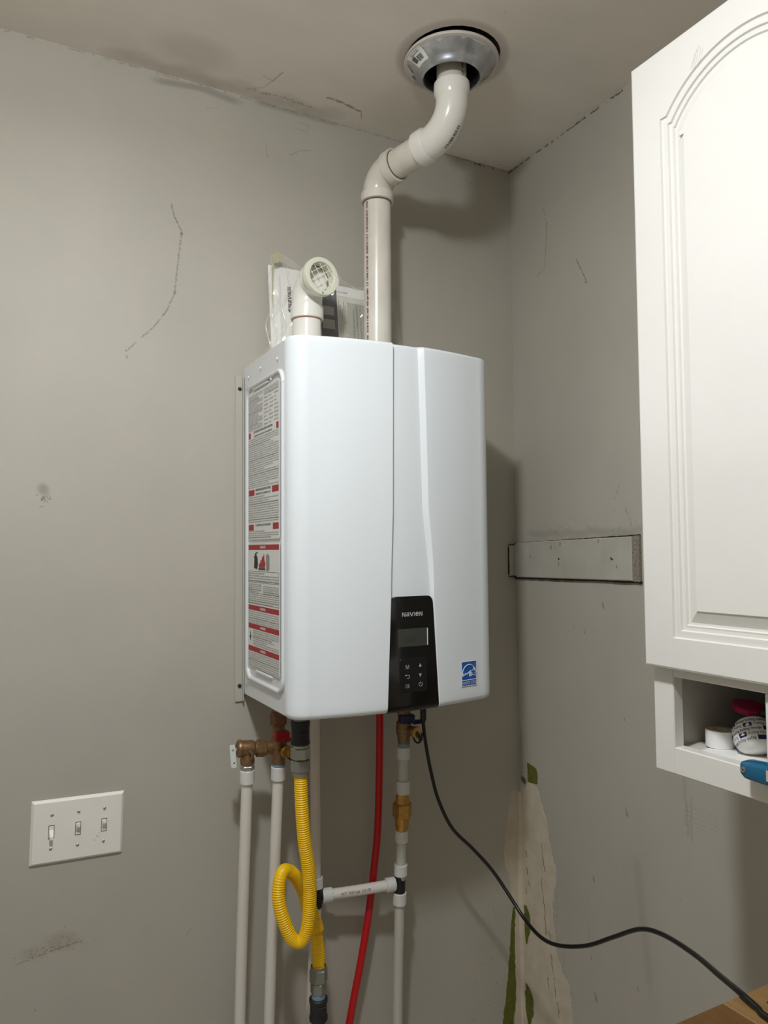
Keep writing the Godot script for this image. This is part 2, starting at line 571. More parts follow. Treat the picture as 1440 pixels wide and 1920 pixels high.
	for i in 12:
		B.dot(Vector2(0.510 + 0.0007 * i + B.rng.randf_range(-0.002, 0.002), 1.01 - i * 0.010), 0.009, dirt, 0.12, 0.0, 0.5)
		B.dot(Vector2(0.527 + B.rng.randf_range(-0.003, 0.003), 0.97 - i * 0.007), 0.008, dirt, 0.08, 0.0, 0.5)
	for i in 5: B.line([Vector2(0.51, 0.955 - i * 0.009), Vector2(0.585, 0.952 - i * 0.008)], 0.0016, dirt, 0.12, 0.1, 0.0006)
	B.specks(Vector2(0.3, 0.7), Vector2(0.2, 0.35), 90, 0.0014, dirt, 0.4)
	B.specks(Vector2(0.3, 1.8), Vector2(0.2, 0.4), 40, 0.0012, dirt, 0.3)
	for q in [[0.135, 0.64, 0.128, 0.52], [0.155, 0.52, 0.15, 0.43], [0.14, 0.44, 0.175, 0.36]]:
		B.line([Vector2(q[0], q[1]), Vector2(q[2], q[3])], 0.0014, dirt, 0.5, 0.35, 0.001)
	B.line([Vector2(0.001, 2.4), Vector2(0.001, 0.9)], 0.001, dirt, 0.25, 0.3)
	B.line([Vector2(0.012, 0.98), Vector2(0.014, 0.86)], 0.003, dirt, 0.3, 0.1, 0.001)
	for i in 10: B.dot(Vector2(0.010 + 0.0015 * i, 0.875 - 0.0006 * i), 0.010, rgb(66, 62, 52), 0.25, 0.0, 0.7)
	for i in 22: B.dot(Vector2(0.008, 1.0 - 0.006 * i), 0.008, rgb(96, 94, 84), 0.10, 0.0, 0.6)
	B.line([Vector2(0.24, 0.68), Vector2(0.238, 0.58)], 0.0012, dirt, 0.3, 0.2, 0.0005)
	B.line([Vector2(0.18, 0.44), Vector2(0.195, 0.39)], 0.0014, dirt, 0.4, 0.2, 0.001)
	for i in 20: B.dot(Vector2(0.385 + 0.0015 * i + 0.004 * sin(i * 2.3), 0.80 - i * 0.012), 0.022, rgb(150, 146, 134), 0.12, 0.0, 0.6)
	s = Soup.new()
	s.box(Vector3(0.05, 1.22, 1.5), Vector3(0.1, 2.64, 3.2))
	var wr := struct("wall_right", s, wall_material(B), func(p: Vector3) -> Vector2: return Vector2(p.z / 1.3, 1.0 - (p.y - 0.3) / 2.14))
	# ceiling with the round hole for the flue
	var C := Sheet.new(Vector2(-1.4, 0.0), Vector2(1.4, 0.8), rgb(238, 231, 221), 1260, 720, 17)
	C.line([Vector2(-0.553, 0.08), Vector2(-0.53, 0.079), Vector2(-0.50, 0.073), Vector2(-0.466, 0.063)], 0.006, rgb(150, 122, 96), 0.6, 0.0, 0.002)
	C.line([Vector2(-0.466, 0.066), Vector2(-0.452, 0.041)], 0.0014, dirt, 0.6)
	C.line([Vector2(-0.72, 0.03), Vector2(-0.69, 0.05), Vector2(-0.671, 0.118), Vector2(-0.68, 0.08), Vector2(-0.705, 0.09)], 0.0016, dirt, 0.3)
	C.line([Vector2(-0.72, 0.03), Vector2(-0.64, 0.035), Vector2(-0.56, 0.03)], 0.004, dirt, 0.25, 0.2, 0.003)
	for i in 14: C.dot(Vector2(-0.98 + i * 0.035, 0.02 + 0.012 * sin(i * 2.0)), 0.03, rgb(150, 142, 130), 0.14, 0.0, 1.5)
	C.dot(Vector2(-0.85, 0.10), 0.06, rgb(170, 162, 150), 0.2, 0.0, 1.6)
	C.specks(Vector2(-0.4, 0.3), Vector2(0.12, 0.1), 30, 0.0014, dirt, 0.3)
	for i in 160:
		var a := TAU * i / 160.0
		C.dot(Vector2(-0.383, 0.315) + Vector2.from_angle(a) * 0.104, 0.014, rgb(160, 142, 128), 0.07)
	C.specks(Vector2(-0.05, 0.02), Vector2(0.03, 0.012), 24, 0.002, dirt, 0.6)
	s = Soup.new()
	var hole := Vector2(-0.3815, 0.3165)
	for lvl in 2:
		var y := T + lvl * 0.12
		var from := s.v.size()
		for i in 32:
			var a0 := TAU * i / 32.0
			var a1 := TAU * (i + 1) / 32.0
			var sq := func(a: float) -> Vector3:
				var d := Vector2.from_angle(a)
				d = hole + d / maxf(absf(d.x), absf(d.y)) * 0.2
				return Vector3(d.x, y, d.y)
			var c0 := Vector3(hole.x + cos(a0) * 0.0948, y, hole.y + sin(a0) * 0.0948)
			var c1 := Vector3(hole.x + cos(a1) * 0.0948, y, hole.y + sin(a1) * 0.0948)
			s.quad(c0, sq.call(a0), sq.call(a1), c1)
		for r in [[-2.7, -0.5815, -0.1, 3.1], [-0.1815, 0.1, -0.1, 3.1], [-0.5815, -0.1815, -0.1, 0.1165], [-0.5815, -0.1815, 0.5165, 3.1]]:
			s.quad(Vector3(r[0], y, r[2]), Vector3(r[1], y, r[2]), Vector3(r[1], y, r[3]), Vector3(r[0], y, r[3]))
		s.face_to(from, Vector3.DOWN if lvl == 0 else Vector3.UP)
	var rim := s.v.size()
	for i in 32:
		var a0 := TAU * i / 32.0
		var a1 := TAU * (i + 1) / 32.0
		var c0 := Vector3(hole.x + cos(a0) * 0.0948, T, hole.y + sin(a0) * 0.0948)
		var c1 := Vector3(hole.x + cos(a1) * 0.0948, T, hole.y + sin(a1) * 0.0948)
		s.quad(c0, c1, c1 + Vector3.UP * 0.12, c0 + Vector3.UP * 0.12)
	struct("ceiling", s, wall_material(C), func(p: Vector3) -> Vector2: return Vector2((p.x + 1.4) / 1.4, 1.0 - p.z / 0.8))
	# the rest of the room, behind the camera
	var plain := mat(rgb(216, 212, 203), 0.65)
	s = Soup.new(); s.box(Vector3(-2.65, 1.22, 1.5), Vector3(0.1, 2.64, 3.2)); struct("wall_left", s, plain)
	s = Soup.new(); s.box(Vector3(-1.3, 1.22, 3.05), Vector3(2.8, 2.64, 0.1)); struct("wall_front", s, plain)
	s = Soup.new(); s.box(Vector3(-1.3, -0.05, 1.5), Vector3(2.8, 0.1, 3.2))
	struct("floor", s, mat(rgb(208, 201, 190), 0.5))
	# bare joint compound and torn-away green board paper in the corner, low down
	origin = Vector3.ZERO
	var right := Transform3D(Basis(Vector3(0, 0, 1), Vector3(0, 1, 0), Vector3(-1, 0, 0)), Vector3(0, 0, 0))   # x along z, out towards -x
	s = Soup.new()
	var fill := [Vector2(0.0, 0.846), Vector2(0.022, 0.852), Vector2(0.034, 0.872), Vector2(0.055, 0.873), Vector2(0.071, 0.862), Vector2(0.079, 0.845), Vector2(0.09, 0.82), Vector2(0.103, 0.797), Vector2(0.109, 0.76), Vector2(0.122, 0.72), Vector2(0.134, 0.693), Vector2(0.131, 0.655), Vector2(0.118, 0.612), Vector2(0.119, 0.57), Vector2(0.128, 0.53), Vector2(0.133, 0.49), Vector2(0.15, 0.465), Vector2(0.173, 0.446), Vector2(0.176, 0.40), Vector2(0.184, 0.36), Vector2(0.188, 0.25), Vector2(0.0, 0.25)]
	s.prism(ragged(fill, 0.003, 3), right, 0.0007, 0.0003)
	var left := [Vector2(0.0, 0.838), Vector2(-0.012, 0.846), Vector2(-0.0266, 0.843), Vector2(-0.032, 0.81), Vector2(-0.041, 0.772), Vector2(-0.047, 0.74), Vector2(-0.0526, 0.696), Vector2(-0.048, 0.665), Vector2(-0.0356, 0.64), Vector2(-0.031, 0.60), Vector2(-0.0257, 0.56), Vector2(-0.024, 0.5), Vector2(-0.022, 0.45), Vector2(-0.020, 0.36), Vector2(-0.024, 0.25), Vector2(0.0, 0.25)]
	s.prism(ragged(left, 0.002, 4), Transform3D(), 0.0007, 0.0003)
	var fillet := PackedVector3Array()
	for y in [0.84, 0.8, 0.7, 0.6, 0.5, 0.4, 0.3, 0.25]: fillet.append(Vector3(0.0, y, 0.0))
	s.tube(fillet, [0.006, 0.009, 0.010, 0.010, 0.009, 0.008, 0.007, 0.007], 10)
	var mud := part("joint_compound", s, M.compound, wr)
	var rng := RandomNumberGenerator.new()
	rng.seed = 15
	for k in 16:
		# scratches and pits in the compound
		var q: Array = [[0.082, 0.74, 0.05], [0.088, 0.70, 0.03], [0.08, 0.655, 0.04], [0.086, 0.62, 0.06], [0.09, 0.57, 0.05], [0.105, 0.54, 0.03], [0.112, 0.49, 0.05], [0.12, 0.44, 0.05], [0.095, 0.43, 0.03], [0.13, 0.39, 0.04], [0.14, 0.345, 0.04], [0.02, 0.70, 0.016], [0.024, 0.66, 0.02], [0.018, 0.61, 0.02], [0.03, 0.63, 0.014], [0.14, 0.32, 0.02]][k]
		var o := PackedVector2Array()
		var n := 7
		for i in n: o.append(Vector2(q[0] + rng.randf_range(-0.002, 0.002) + 0.006 * i / n - 0.0008, q[1] - q[2] * i / n))
		for i in n: o.append(Vector2(o[n - 1 - i].x + rng.randf_range(0.0008, 0.0032), o[n - 1 - i].y + 0.001))
		s = Soup.new()
		s.prism(o, right, 0.0009)
		part("scratch", s, M.pit, mud)
	for patch in [
		[[Vector2(0.033, 0.918), Vector2(0.050, 0.916), Vector2(0.067, 0.912), Vector2(0.073, 0.895), Vector2(0.072, 0.876), Vector2(0.058, 0.874), Vector2(0.036, 0.872)], true],
		[[Vector2(0.012, 0.565), Vector2(0.022, 0.566), Vector2(0.034, 0.545), Vector2(0.036, 0.52), Vector2(0.031, 0.50), Vector2(0.022, 0.475), Vector2(0.017, 0.47), Vector2(0.013, 0.50)], true],
		[[Vector2(0.014, 0.378), Vector2(0.03, 0.369), Vector2(0.042, 0.35), Vector2(0.043, 0.32), Vector2(0.032, 0.29), Vector2(0.022, 0.275), Vector2(0.012, 0.31), Vector2(0.01, 0.345)], true],
		[[Vector2(-0.0257, 0.561), Vector2(-0.0205, 0.558), Vector2(-0.022, 0.50), Vector2(-0.024, 0.45), Vector2(-0.0225, 0.385), Vector2(-0.021, 0.366), Vector2(-0.024, 0.33), Vector2(-0.03, 0.28), Vector2(-0.028, 0.25), Vector2(-0.066, 0.25), Vector2(-0.063, 0.29), Vector2(-0.056, 0.33), Vector2(-0.048, 0.38), Vector2(-0.043, 0.41), Vector2(-0.036, 0.48), Vector2(-0.031, 0.53)], false]]:
		s = Soup.new()
		s.prism(ragged(patch[0], 0.0018, 7), right if patch[1] else Transform3D(), 0.0014, 0.0003)
		said(part("torn_green_paper", s, M.greenboard, wr), "olive green paper of the bare wallboard")

func ragged(p: Array, amount: float, seed_: int) -> PackedVector2Array:
	var rng := RandomNumberGenerator.new()
	rng.seed = seed_
	var out := PackedVector2Array()
	for i in p.size():
		var a: Vector2 = p[i]
		var b: Vector2 = p[(i + 1) % p.size()]
		var n := maxi(1, int(a.distance_to(b) / 0.008))
		if absf(a.x) < 1e-5 and absf(b.x) < 1e-5: n = 1
		for k in n:
			var q := a.lerp(b, float(k) / n)
			if k > 0: q += Vector2(rng.randf_range(-1, 1), rng.randf_range(-1, 1)) * amount
			out.append(q)
	return out

var relief: ImageTexture
func wall_material(sh: Sheet) -> StandardMaterial3D:
	var m := sh.material(null)
	if relief == null:
		var n := FastNoiseLite.new()
		n.seed = 40
		n.frequency = 0.05
		n.fractal_octaves = 3
		relief = ImageTexture.create_from_image(n.get_seamless_image(256, 256))
	m.heightmap_enabled = true
	m.heightmap_texture = relief
	m.heightmap_scale = 0.05
	return m

func build_lamp() -> void:
	var t := thing("ceiling_light", "small round white glowing dome light on the ceiling behind the camera", "light", Vector3(-1.1, T, 1.0))
	var s := Soup.new()
	s.lathe([Vector2(0, 0), Vector2(0.085, 0), Vector2(0.088, -0.006), Vector2(0.088, -0.016), Vector2(0.082, -0.02), Vector2(0, -0.02)], origin, Vector3.UP, 40)
	part("ceiling_plate", s, M.pvc_white, t)
	s = Soup.new()
	s.lathe([Vector2(0.0, -0.021), Vector2(0.078, -0.021), Vector2(0.082, -0.050), Vector2(0.076, -0.085), Vector2(0.056, -0.108), Vector2(0.03, -0.118), Vector2(0, -0.120)], origin, Vector3.UP, 40)
	part("glowing_dome", s, M.lens, t)

# ---------------------------------------------------------------- water heater
const HX0 := -0.72
const HX1 := -0.28
const HY0 := 1.149
const HY1 := 1.844
func front_z(x: float) -> float:
	return 0.315 - 0.032 * pow((x + 0.5) / 0.22, 2.0)

func along(y: float, ys: Array, vs: Array) -> float:
	if y <= ys[0]: return vs[0]
	for i in ys.size() - 1:
		if y <= ys[i + 1]:
			var f: float = (y - ys[i]) / (ys[i + 1] - ys[i])
			f = f * f * (3.0 - 2.0 * f) if i == 1 else f
			return lerpf(vs[i], vs[i + 1], f)
	return vs[-1]

func chan_l(y: float) -> float: return along(y, [1.149, 1.36, 1.56, 1.844], [-0.5425, -0.5335, -0.5280, -0.5250])
func chan_r(y: float) -> float: return along(y, [1.149, 1.36, 1.56, 1.844], [-0.4295, -0.4425, -0.4590, -0.4660])
func chan_w(y: float) -> float: return along(y, [1.149, 1.350, 1.50, 1.844], [0.0015, 0.0030, 0.0085, 0.0095])

func build_heater() -> void:
	var t := thing("water_heater", "white wall-hung tankless water heater with black control panel and warning labels on its side", "water heater", Vector3(-0.5, HY0, 0.0))
	var s := Soup.new()
	s.box(Vector3(-0.5, (HY0 + HY1) / 2 + 0.0005, 0.131), Vector3(0.438, HY1 - HY0 - 0.003, 0.254), 0.004)
	part("case", s, M.heater_side, t)
	# front cover
	s = Soup.new()
	var dep := 0.0085
	var rows := []
	for a in [0.0, 30.0, 60.0, 90.0]: rows.append([HY0 + 0.011 * (1.0 - sin(deg_to_rad(a))), 0.011 * (1.0 - cos(deg_to_rad(a)))])
	rows.reverse()
	rows.insert(0, [HY0 + 0.0004, 0.03])
	for i in 60: rows.append([lerpf(HY0 + 0.012, HY1 - 0.008, (i + 1) / 61.0), 0.0])
	for a in [0.0, 30.0, 60.0, 90.0]: rows.append([HY1 - 0.007 * (1.0 - sin(deg_to_rad(a))), 0.007 * (1.0 - cos(deg_to_rad(a)))])
	rows.append([HY1 - 0.0004, 0.03])
	var shape := func(y: float, inset: float) -> Array:
		var q := []
		var corner := func(side: float) -> Array:
			var c := []
			var xc := -0.5 + side * 0.178
			var zc := 0.258
			var rz := front_z(xc) - zc
			for i in 11:
				var a := PI * 0.5 * i / 10.0
				c.append(Vector2(xc + side * (0.042 * cos(a) - inset * cos(a)), zc + (rz - inset) * sin(a)))
			return c
		q.append(Vector2(HX0 + inset, 0.2545))
		q.append_array(corner.call(-1.0))
		var xl := chan_l(y)
		var xr := chan_r(y)
		var w := chan_w(y)
		for i in 6:
			var x := lerpf(-0.678, xl, (i + 1) / 6.0)
			q.append(Vector2(x, front_z(x) - inset))
		q.append(Vector2(xl + 0.0008, front_z(xl) - 0.0012 - inset))
		q.append(Vector2(xl + 0.0022, front_z(xl) - dep - inset))
		for i in 5:
			var x := lerpf(xl + 0.0022, xr - 0.001, (i + 1) / 6.0)
			q.append(Vector2(x, front_z(x) - dep - inset))
		q.append(Vector2(xr - 0.001, front_z(xr) - dep - inset))
		q.append(Vector2(xr, front_z(xr) - dep + 0.0008 - inset))
		q.append(Vector2(xr + w * 0.5, front_z(xr) - dep * 0.5 - inset))
		q.append(Vector2(xr + w, front_z(xr + w) - 0.0008 - inset))
		q.append(Vector2(xr + w + 0.0015, front_z(xr + w) - inset))
		for i in 6:
			var x := lerpf(xr + w + 0.0015, -0.322, (i + 1) / 6.0)
			if i < 5: q.append(Vector2(x, front_z(x) - inset))
		var rc: Array = corner.call(1.0)
		rc.reverse()
		q.append_array(rc)
		q.append(Vector2(HX1 - inset, 0.2545))
		return q
	var prof := []
	for r in rows: prof.append(shape.call(r[0], r[1]))
	s.grid(func(i: int, j: int) -> Vector3: return Vector3(prof[j][i].x, rows[j][0], prof[j][i].y), prof[0].size() - 1, rows.size() - 1)
	part("front_cover", s, M.heater, t, 50.0)
	# pressed rib round the side panel, with two short ribs and rivets
	s = Soup.new()
	var ring := PackedVector3Array()
	for q in rounded(0.037, 1.193, 0.2485, 1.787, 0.026, 8): ring.append(Vector3(HX0, q.y, q.x))
	ring.append(ring[0])
	s.tube(ring, [0.0046], 10, false)
	for r in [[0.09, 0.19, 1.213], [0.075, 0.17, 1.779]]:
		s.tube(PackedVector3Array([Vector3(HX0, r[2], r[0]), Vector3(HX0, r[2], r[0] + 0.006), Vector3(HX0, r[2], r[1] - 0.006), Vector3(HX0, r[2], r[1])]), [0.001, 0.0032, 0.0032, 0.001], 8)
	part("pressed_rib", s, M.heater_side, t, 60.0)
	for q in [Vector2(0.219, 1.812), Vector2(0.122, 1.815), Vector2(0.045, 1.812), Vector2(0.185, 1.780)]:
		s = Soup.new()
		s.lathe([Vector2(0, 0.002), Vector2(0.002, 0.0016), Vector2(0.003, 0.0)], Vector3(HX0 - 0.001, q.y, q.x), Vector3.LEFT, 12)
		part("rivet", s, M.heater, t)
	for sd in [-1.0, 1.0]:
		s = Soup.new()
		var x: float = -0.5 + sd * 0.227
		s.box(Vector3(x, 1.48, 0.0025), Vector3(0.018, 0.686, 0.003), 0.001)
		s.box(Vector3(x - sd * 0.006, 1.48, 0.007), Vector3(0.002, 0.68, 0.012))
		var fl := part("mounting_flange", s, M.painted, t)
		for y in [1.795, 1.17]:
			s = Soup.new()
			s.lathe([Vector2(0, 0.004), Vector2(0.003, 0.003), Vector2(0.0042, 0.0)], Vector3(x, y, 0.004), Vector3.BACK, 12)
			part("screw", s, M.iron, fl)
	build_control_panel(t)
	build_heater_labels(t)

func build_control_panel(t: Node3D) -> void:
	var pz := func(x: float, y: float) -> float: return front_z(x) - 0.0012
	var s := Soup.new()
	var top := 1.3635
	var bot := HY0 - 0.0015
	var rows := []
	rows.append([bot, 0.03]); rows.append([bot, 0.012])
	for a in [60.0, 30.0, 0.0]: rows.append([bot + 0.011 * (1.0 - sin(deg_to_rad(a))), 0.011 * (1.0 - cos(deg_to_rad(a)))])
	for i in 14: rows.append([lerpf(bot + 0.013, top - 0.013, i / 13.0), 0.0])
	for a in [15.0, 30.0, 45.0, 60.0, 75.0, 90.0]: rows.append([top - 0.012 * (1.0 - sin(deg_to_rad(a))), 0.0])
	var edge := func(j: int, i: int) -> Vector3:
		var y: float = rows[j][0]
		var cut := 0.0
		if y > top - 0.012: cut = 0.012 * (1.0 - sqrt(maxf(0.0, 1.0 - pow((y - top + 0.012) / 0.012, 2.0))))
		var x0 := chan_l(y) + 0.0012 + cut
		var x1 := chan_r(y) + 0.0006 - cut
		if i == 0: return Vector3(x0 - 0.0002, y, pz.call(x0, y) - 0.009 - rows[j][1])
		if i == 12: return Vector3(x1 + 0.0002, y, pz.call(x1, y) - 0.009 - rows[j][1])
		var x := lerpf(x0, x1, (i - 1) / 10.0)
		return Vector3(x, y, pz.call(x, y) - rows[j][1])
	s.grid(func(i: int, j: int) -> Vector3: return edge.call(j, i), 12, rows.size() - 1)
	s.grid(func(i: int, j: int) -> Vector3:
		var p: Vector3 = edge.call(rows.size() - 1, i + 1)
		return p - Vector3(0, 0, 0.009 * j), 10, 1, Vector3.UP)
	var panel := said(part("control_panel", s, M.gloss_black, t, 45.0), "glossy black control panel")
	var z0: float = front_z(-0.487) - 0.0012
	var tilt := Basis.from_euler(Vector3(0, 0.018, 0))
	# the screen set into the glass
	s = Soup.new()
	s.prism(PackedVector2Array([Vector2(-0.520, 1.2700), Vector2(-0.4575, 1.2700), Vector2(-0.4575, 1.3030), Vector2(-0.520, 1.3030)]), Transform3D(Basis(), Vector3(0, 0, z0 - 0.0010)), 0.0018)
	part("screen", s, M.lcd, panel)
	s = Soup.new()
	letters(s, "DHT", Transform3D(Basis(), Vector3(-0.491, 1.283, z0 + 0.0010)), 0.011, 0.026, false, 0, 4.0)
	part("screen_text", s, M.lcd_ink, panel, 0.0)
	s = Soup.new()
	s.box(Vector3(-0.4555, 1.2865, z0 + 0.0004), Vector3(0.0012, 0.032, 0.0016))
	part("screen_edge", s, M.print_white, panel)
	s = Soup.new()
	s.prism(rounded(-0.5165, 1.1845, -0.4575, 1.2475, 0.005), Transform3D(Basis(), Vector3(0, 0, z0 - 0.0010)), 0.0020, 0.0006)
	part("keypad", s, M.key_black, panel)
	s = Soup.new()
	var zk: float = z0 + 0.0012
	letters(s, "M", Transform3D(Basis(), Vector3(-0.5005, 1.2320, zk)), 0.0070)
	letters(s, "OK", Transform3D(Basis(), Vector3(-0.5005, 1.1965, zk)), 0.0066, 0.0088)
	for d in [1.0, -1.0]:
		var c := Vector3(-0.4728, 1.2245 + d * 0.0095, zk)
		s.tri(c + Vector3(-0.0030, -0.0030 * d, 0), c + Vector3(0.0030, -0.0030 * d, 0), c + Vector3(0, 0.0035 * d, 0))
	var bend := PackedVector3Array()
	for q in [Vector2(-0.0045, 0.0025), Vector2(0.0025, 0.0025), Vector2(0.0042, 0.0012), Vector2(0.0042, -0.0018), Vector2(0.0028, -0.003), Vector2(-0.001, -0.003)]: bend.append(Vector3(-0.5005 + q.x, 1.2145 + q.y, zk))
	s.tube(bend, [0.0005], 6)
	s.tri(Vector3(-0.5055, 1.217, zk), Vector3(-0.503, 1.2148, zk), Vector3(-0.503, 1.2192, zk))
	var pw := PackedVector3Array()
	for i in 15:
		var a := deg_to_rad(125.0 + 290.0 * i / 14.0)
		pw.append(Vector3(-0.4722 + 0.0037 * cos(a), 1.1982 + 0.0037 * sin(a), zk))
	s.tube(pw, [0.00045], 6)
	s.tube(PackedVector3Array([Vector3(-0.4722, 1.1985, zk), Vector3(-0.4722, 1.2030, zk)]), [0.00045], 6)
	part("keypad_symbols", s, M.print_grey, panel, 0.0)
	s = Soup.new()
	wordmark(s, Transform3D(tilt, Vector3(-0.4885, 1.3300, z0 + 0.0006)), 0.0076, 0.045, true)
	part("logo", s, M.print_grey, panel, 0.0)

func build_heater_labels(t: Node3D) -> void:
	# local x runs along z, local y up, facing -x
	var at := func(z: float, y: float, lift: float) -> Transform3D:
		return Transform3D(Basis(Vector3(0, 0, 1), Vector3.UP, Vector3(-1, 0, 0)), Vector3(HX0 - 0.0012 - lift, y, z))
	var z0 := 0.049
	var z1 := 0.229
	var w := z1 - z0
	var zm := (z0 + z1) / 2
	var flat := func(s: Soup, a: float, b: float, c: float, d: float, lift: float) -> void:
		s.box(Vector3(HX0 - 0.0012 - lift / 2, (b + d) / 2, (a + c) / 2), Vector3(lift, d - b, c - a))
	var bars := []
	var words := "If you do not follow these instructions exactly a fire or explosion may result causing property damage personal injury or loss of life. This appliance does not have a pilot. It is equipped with an ignition device which automatically lights the burner. Do not try to light the burner by hand. Before operating smell all around the appliance area for gas. Be sure to smell next to the floor because some gas is heavier than air and will settle on the floor. What to do if you smell gas. Do not try to light any appliance. Do not touch any electric switch and do not use any phone in your building. Immediately call your gas supplier from a neighbour's phone and follow the instructions. If you cannot reach your gas supplier call the fire department. Use only your hand to turn the gas control. Never use tools. If it will not turn by hand do not try to repair it and call a qualified service technician. Force or attempted repair may result in a fire or explosion. Do not use this appliance if any part has been under water. Set the thermostat to the lowest setting. Turn off all electric power to the appliance if service is to be performed.".split(" ")
	var cur := [0]
	var lines := func(s: Soup, za: float, zb: float, ytop: float, n: int, pitch: float) -> void:
		var per := int((zb - za) / 0.00235)
		for i in n:
			var txt := ""
			while txt.length() < per:
				txt += words[cur[0] % words.size()] + " "
				cur[0] += 1
			var full: bool = (cur[0] * 7 + i) % 5 != 0
			var width := (zb - za) * (1.0 if full else 0.55 + 0.07 * (i % 5))
			if not full: txt = txt.substr(0, int(txt.length() * 0.7))
			letters(s, txt, at.call(za, ytop - pitch * (i + 0.5), 0.0008), pitch * 0.54, width, i % 7 == 3, -1, 8.0)
	var heads := func(s: Soup, y: float, a: String, b: String, bw: float) -> void:
		letters(s, a, at.call(zm, y + 0.0035, 0.0008), 0.0042, w * 0.62 if bw < 0.03 else w * 0.5, true)
		if b: letters(s, b, at.call(zm, y - 0.0045, 0.0008), 0.0032, w * 0.6 if bw < 0.03 else w * 0.48, true)
		bars.append([z0 + 0.001, y - 0.0065, z0 + 0.001 + bw, y + 0.0055])
		bars.append([z1 - 0.001 - bw, y - 0.0065, z1 - 0.001, y + 0.0055])
	# upper sheet
	var s := Soup.new()
	s.prism(rounded(z0 - 0.003, 1.474, z1 + 0.003, 1.772, 0.003, 3), at.call(0.0, 0.0, -0.0004), 0.0008)
	var sheet := said(part("rating_label", s, M.label_paper, t), "upper printed instruction sheet with dense black text")
	var ink := Soup.new()
	var red := Soup.new()
	lines.call(ink, z0 + 0.001, z0 + 0.088, 1.7690, 21, 0.00352)
	lines.call(ink, z0 + 0.096, z1 - 0.001, 1.7690, 4, 0.0034)
	for r in 8:
		for c in 3: lines.call(ink, z0 + 0.098 + c * 0.029, z0 + 0.120 + c * 0.029, 1.753 - r * 0.0074, 1, 0.0052)
	heads.call(ink, 1.6870, "FOR YOUR SAFETY READ BEFORE OPERATING", "Lighting instructions for this appliance", 0.012)
	lines.call(ink, z0 + 0.001, z1 - 0.001, 1.6790, 24, 0.00425)
	heads.call(ink, 1.5690, "OPERATING INSTRUCTIONS", "MODE D'EMPLOI", 0.036)
	lines.call(ink, z0 + 0.001, z1 - 0.001, 1.5610, 12, 0.00448)
	heads.call(ink, 1.4985, "TO TURN OFF GAS TO APPLIANCE", "", 0.032)
	lines.call(ink, z0 + 0.001, z1 - 0.001, 1.4920, 4, 0.0040)
	part("black_print", ink, M.print_black, sheet, 0.0)
	for q in bars:
		red = Soup.new()
		flat.call(red, q[0], q[1], q[2], q[3], 0.0006)
		part("red_bar", red, M.print_red, sheet)
	# lower sheet
	s = Soup.new()
	s.prism(rounded(z0 - 0.003, 1.219, z1 + 0.003, 1.466, 0.003, 3), at.call(0.0, 0.0, -0.0004), 0.0008)
	sheet = said(part("warning_label", s, M.label_paper, t), "lower warning sheet with red bars")
	ink = Soup.new(); red = Soup.new()
	var white := Soup.new()
	for r in [[1.4590, "DANGER"], [1.3380, "WARNING"], [1.3010, "WARNING"], [1.2560, "WARNING"]]:
		var bar := Soup.new()
		flat.call(bar, z0, r[0] - 0.0058, z1, r[0] + 0.0042, 0.0006)
		part("red_bar", bar, M.print_red, sheet)
		letters(white, r[1], at.call(zm, r[0] - 0.0008, 0.0010), 0.0048, 0.032, true)
	var grey := Soup.new()
	# a petrol can, flames and an appliance
	ink.prism(PackedVector2Array([Vector2(0.085, 1.417), Vector2(0.104, 1.415), Vector2(0.108, 1.424), Vector2(0.106, 1.437), Vector2(0.098, 1.443), Vector2(0.088, 1.439)]), at.call(0.0, 0.0, 0.0004), 0.0006)
	ink.tube(PackedVector3Array([Vector3(HX0 - 0.002, 1.437, 0.088), Vector3(HX0 - 0.002, 1.446, 0.096), Vector3(HX0 - 0.002, 1.448, 0.106)]), [0.0012], 6)
	ink.prism(PackedVector2Array([Vector2(0.113, 1.414), Vector2(0.152, 1.414), Vector2(0.152, 1.417), Vector2(0.113, 1.417)]), at.call(0.0, 0.0, 0.0004), 0.0006)
	red.prism(PackedVector2Array([Vector2(0.115, 1.418), Vector2(0.15, 1.418), Vector2(0.153, 1.427), Vector2(0.147, 1.434), Vector2(0.146, 1.446), Vector2(0.139, 1.437), Vector2(0.136, 1.441), Vector2(0.131, 1.431), Vector2(0.126, 1.434), Vector2(0.124, 1.426), Vector2(0.118, 1.427)]), at.call(0.0, 0.0, 0.0004), 0.0006)
	grey.prism(PackedVector2Array([Vector2(0.158, 1.415), Vector2(0.168, 1.412), Vector2(0.177, 1.416), Vector2(0.177, 1.441), Vector2(0.168, 1.446), Vector2(0.158, 1.442)]), at.call(0.0, 0.0, 0.0004), 0.0006)
	for b in [[1.388, 1.410], [1.3455, 1.3665]]:
		for e in [[z0, b[0], z1, b[0] + 0.0006], [z0, b[1], z1, b[1] + 0.0006], [z0, b[0], z0 + 0.0006, b[1]], [z1 - 0.0006, b[0], z1, b[1]]]: flat.call(ink, e[0], e[1], e[2], e[3], 0.0006)
	lines.call(ink, z0 + 0.002, z1 - 0.002, 1.4090, 4, 0.0050)
	lines.call(ink, z0 + 0.001, z0 + 0.08, 1.3860, 5, 0.0036)
	lines.call(ink, z0 + 0.092, z1 - 0.001, 1.3840, 5, 0.0036)
	lines.call(ink, z0 + 0.002, z1 - 0.002, 1.3655, 5, 0.0040)
	lines.call(ink, z0 + 0.001, z1 - 0.001, 1.3310, 6, 0.0042)
	lines.call(ink, z0 + 0.03, z1 - 0.001, 1.2940, 8, 0.0040)
	lines.call(ink, z0 + 0.001, z1 - 0.001, 1.2490, 7, 0.0042)
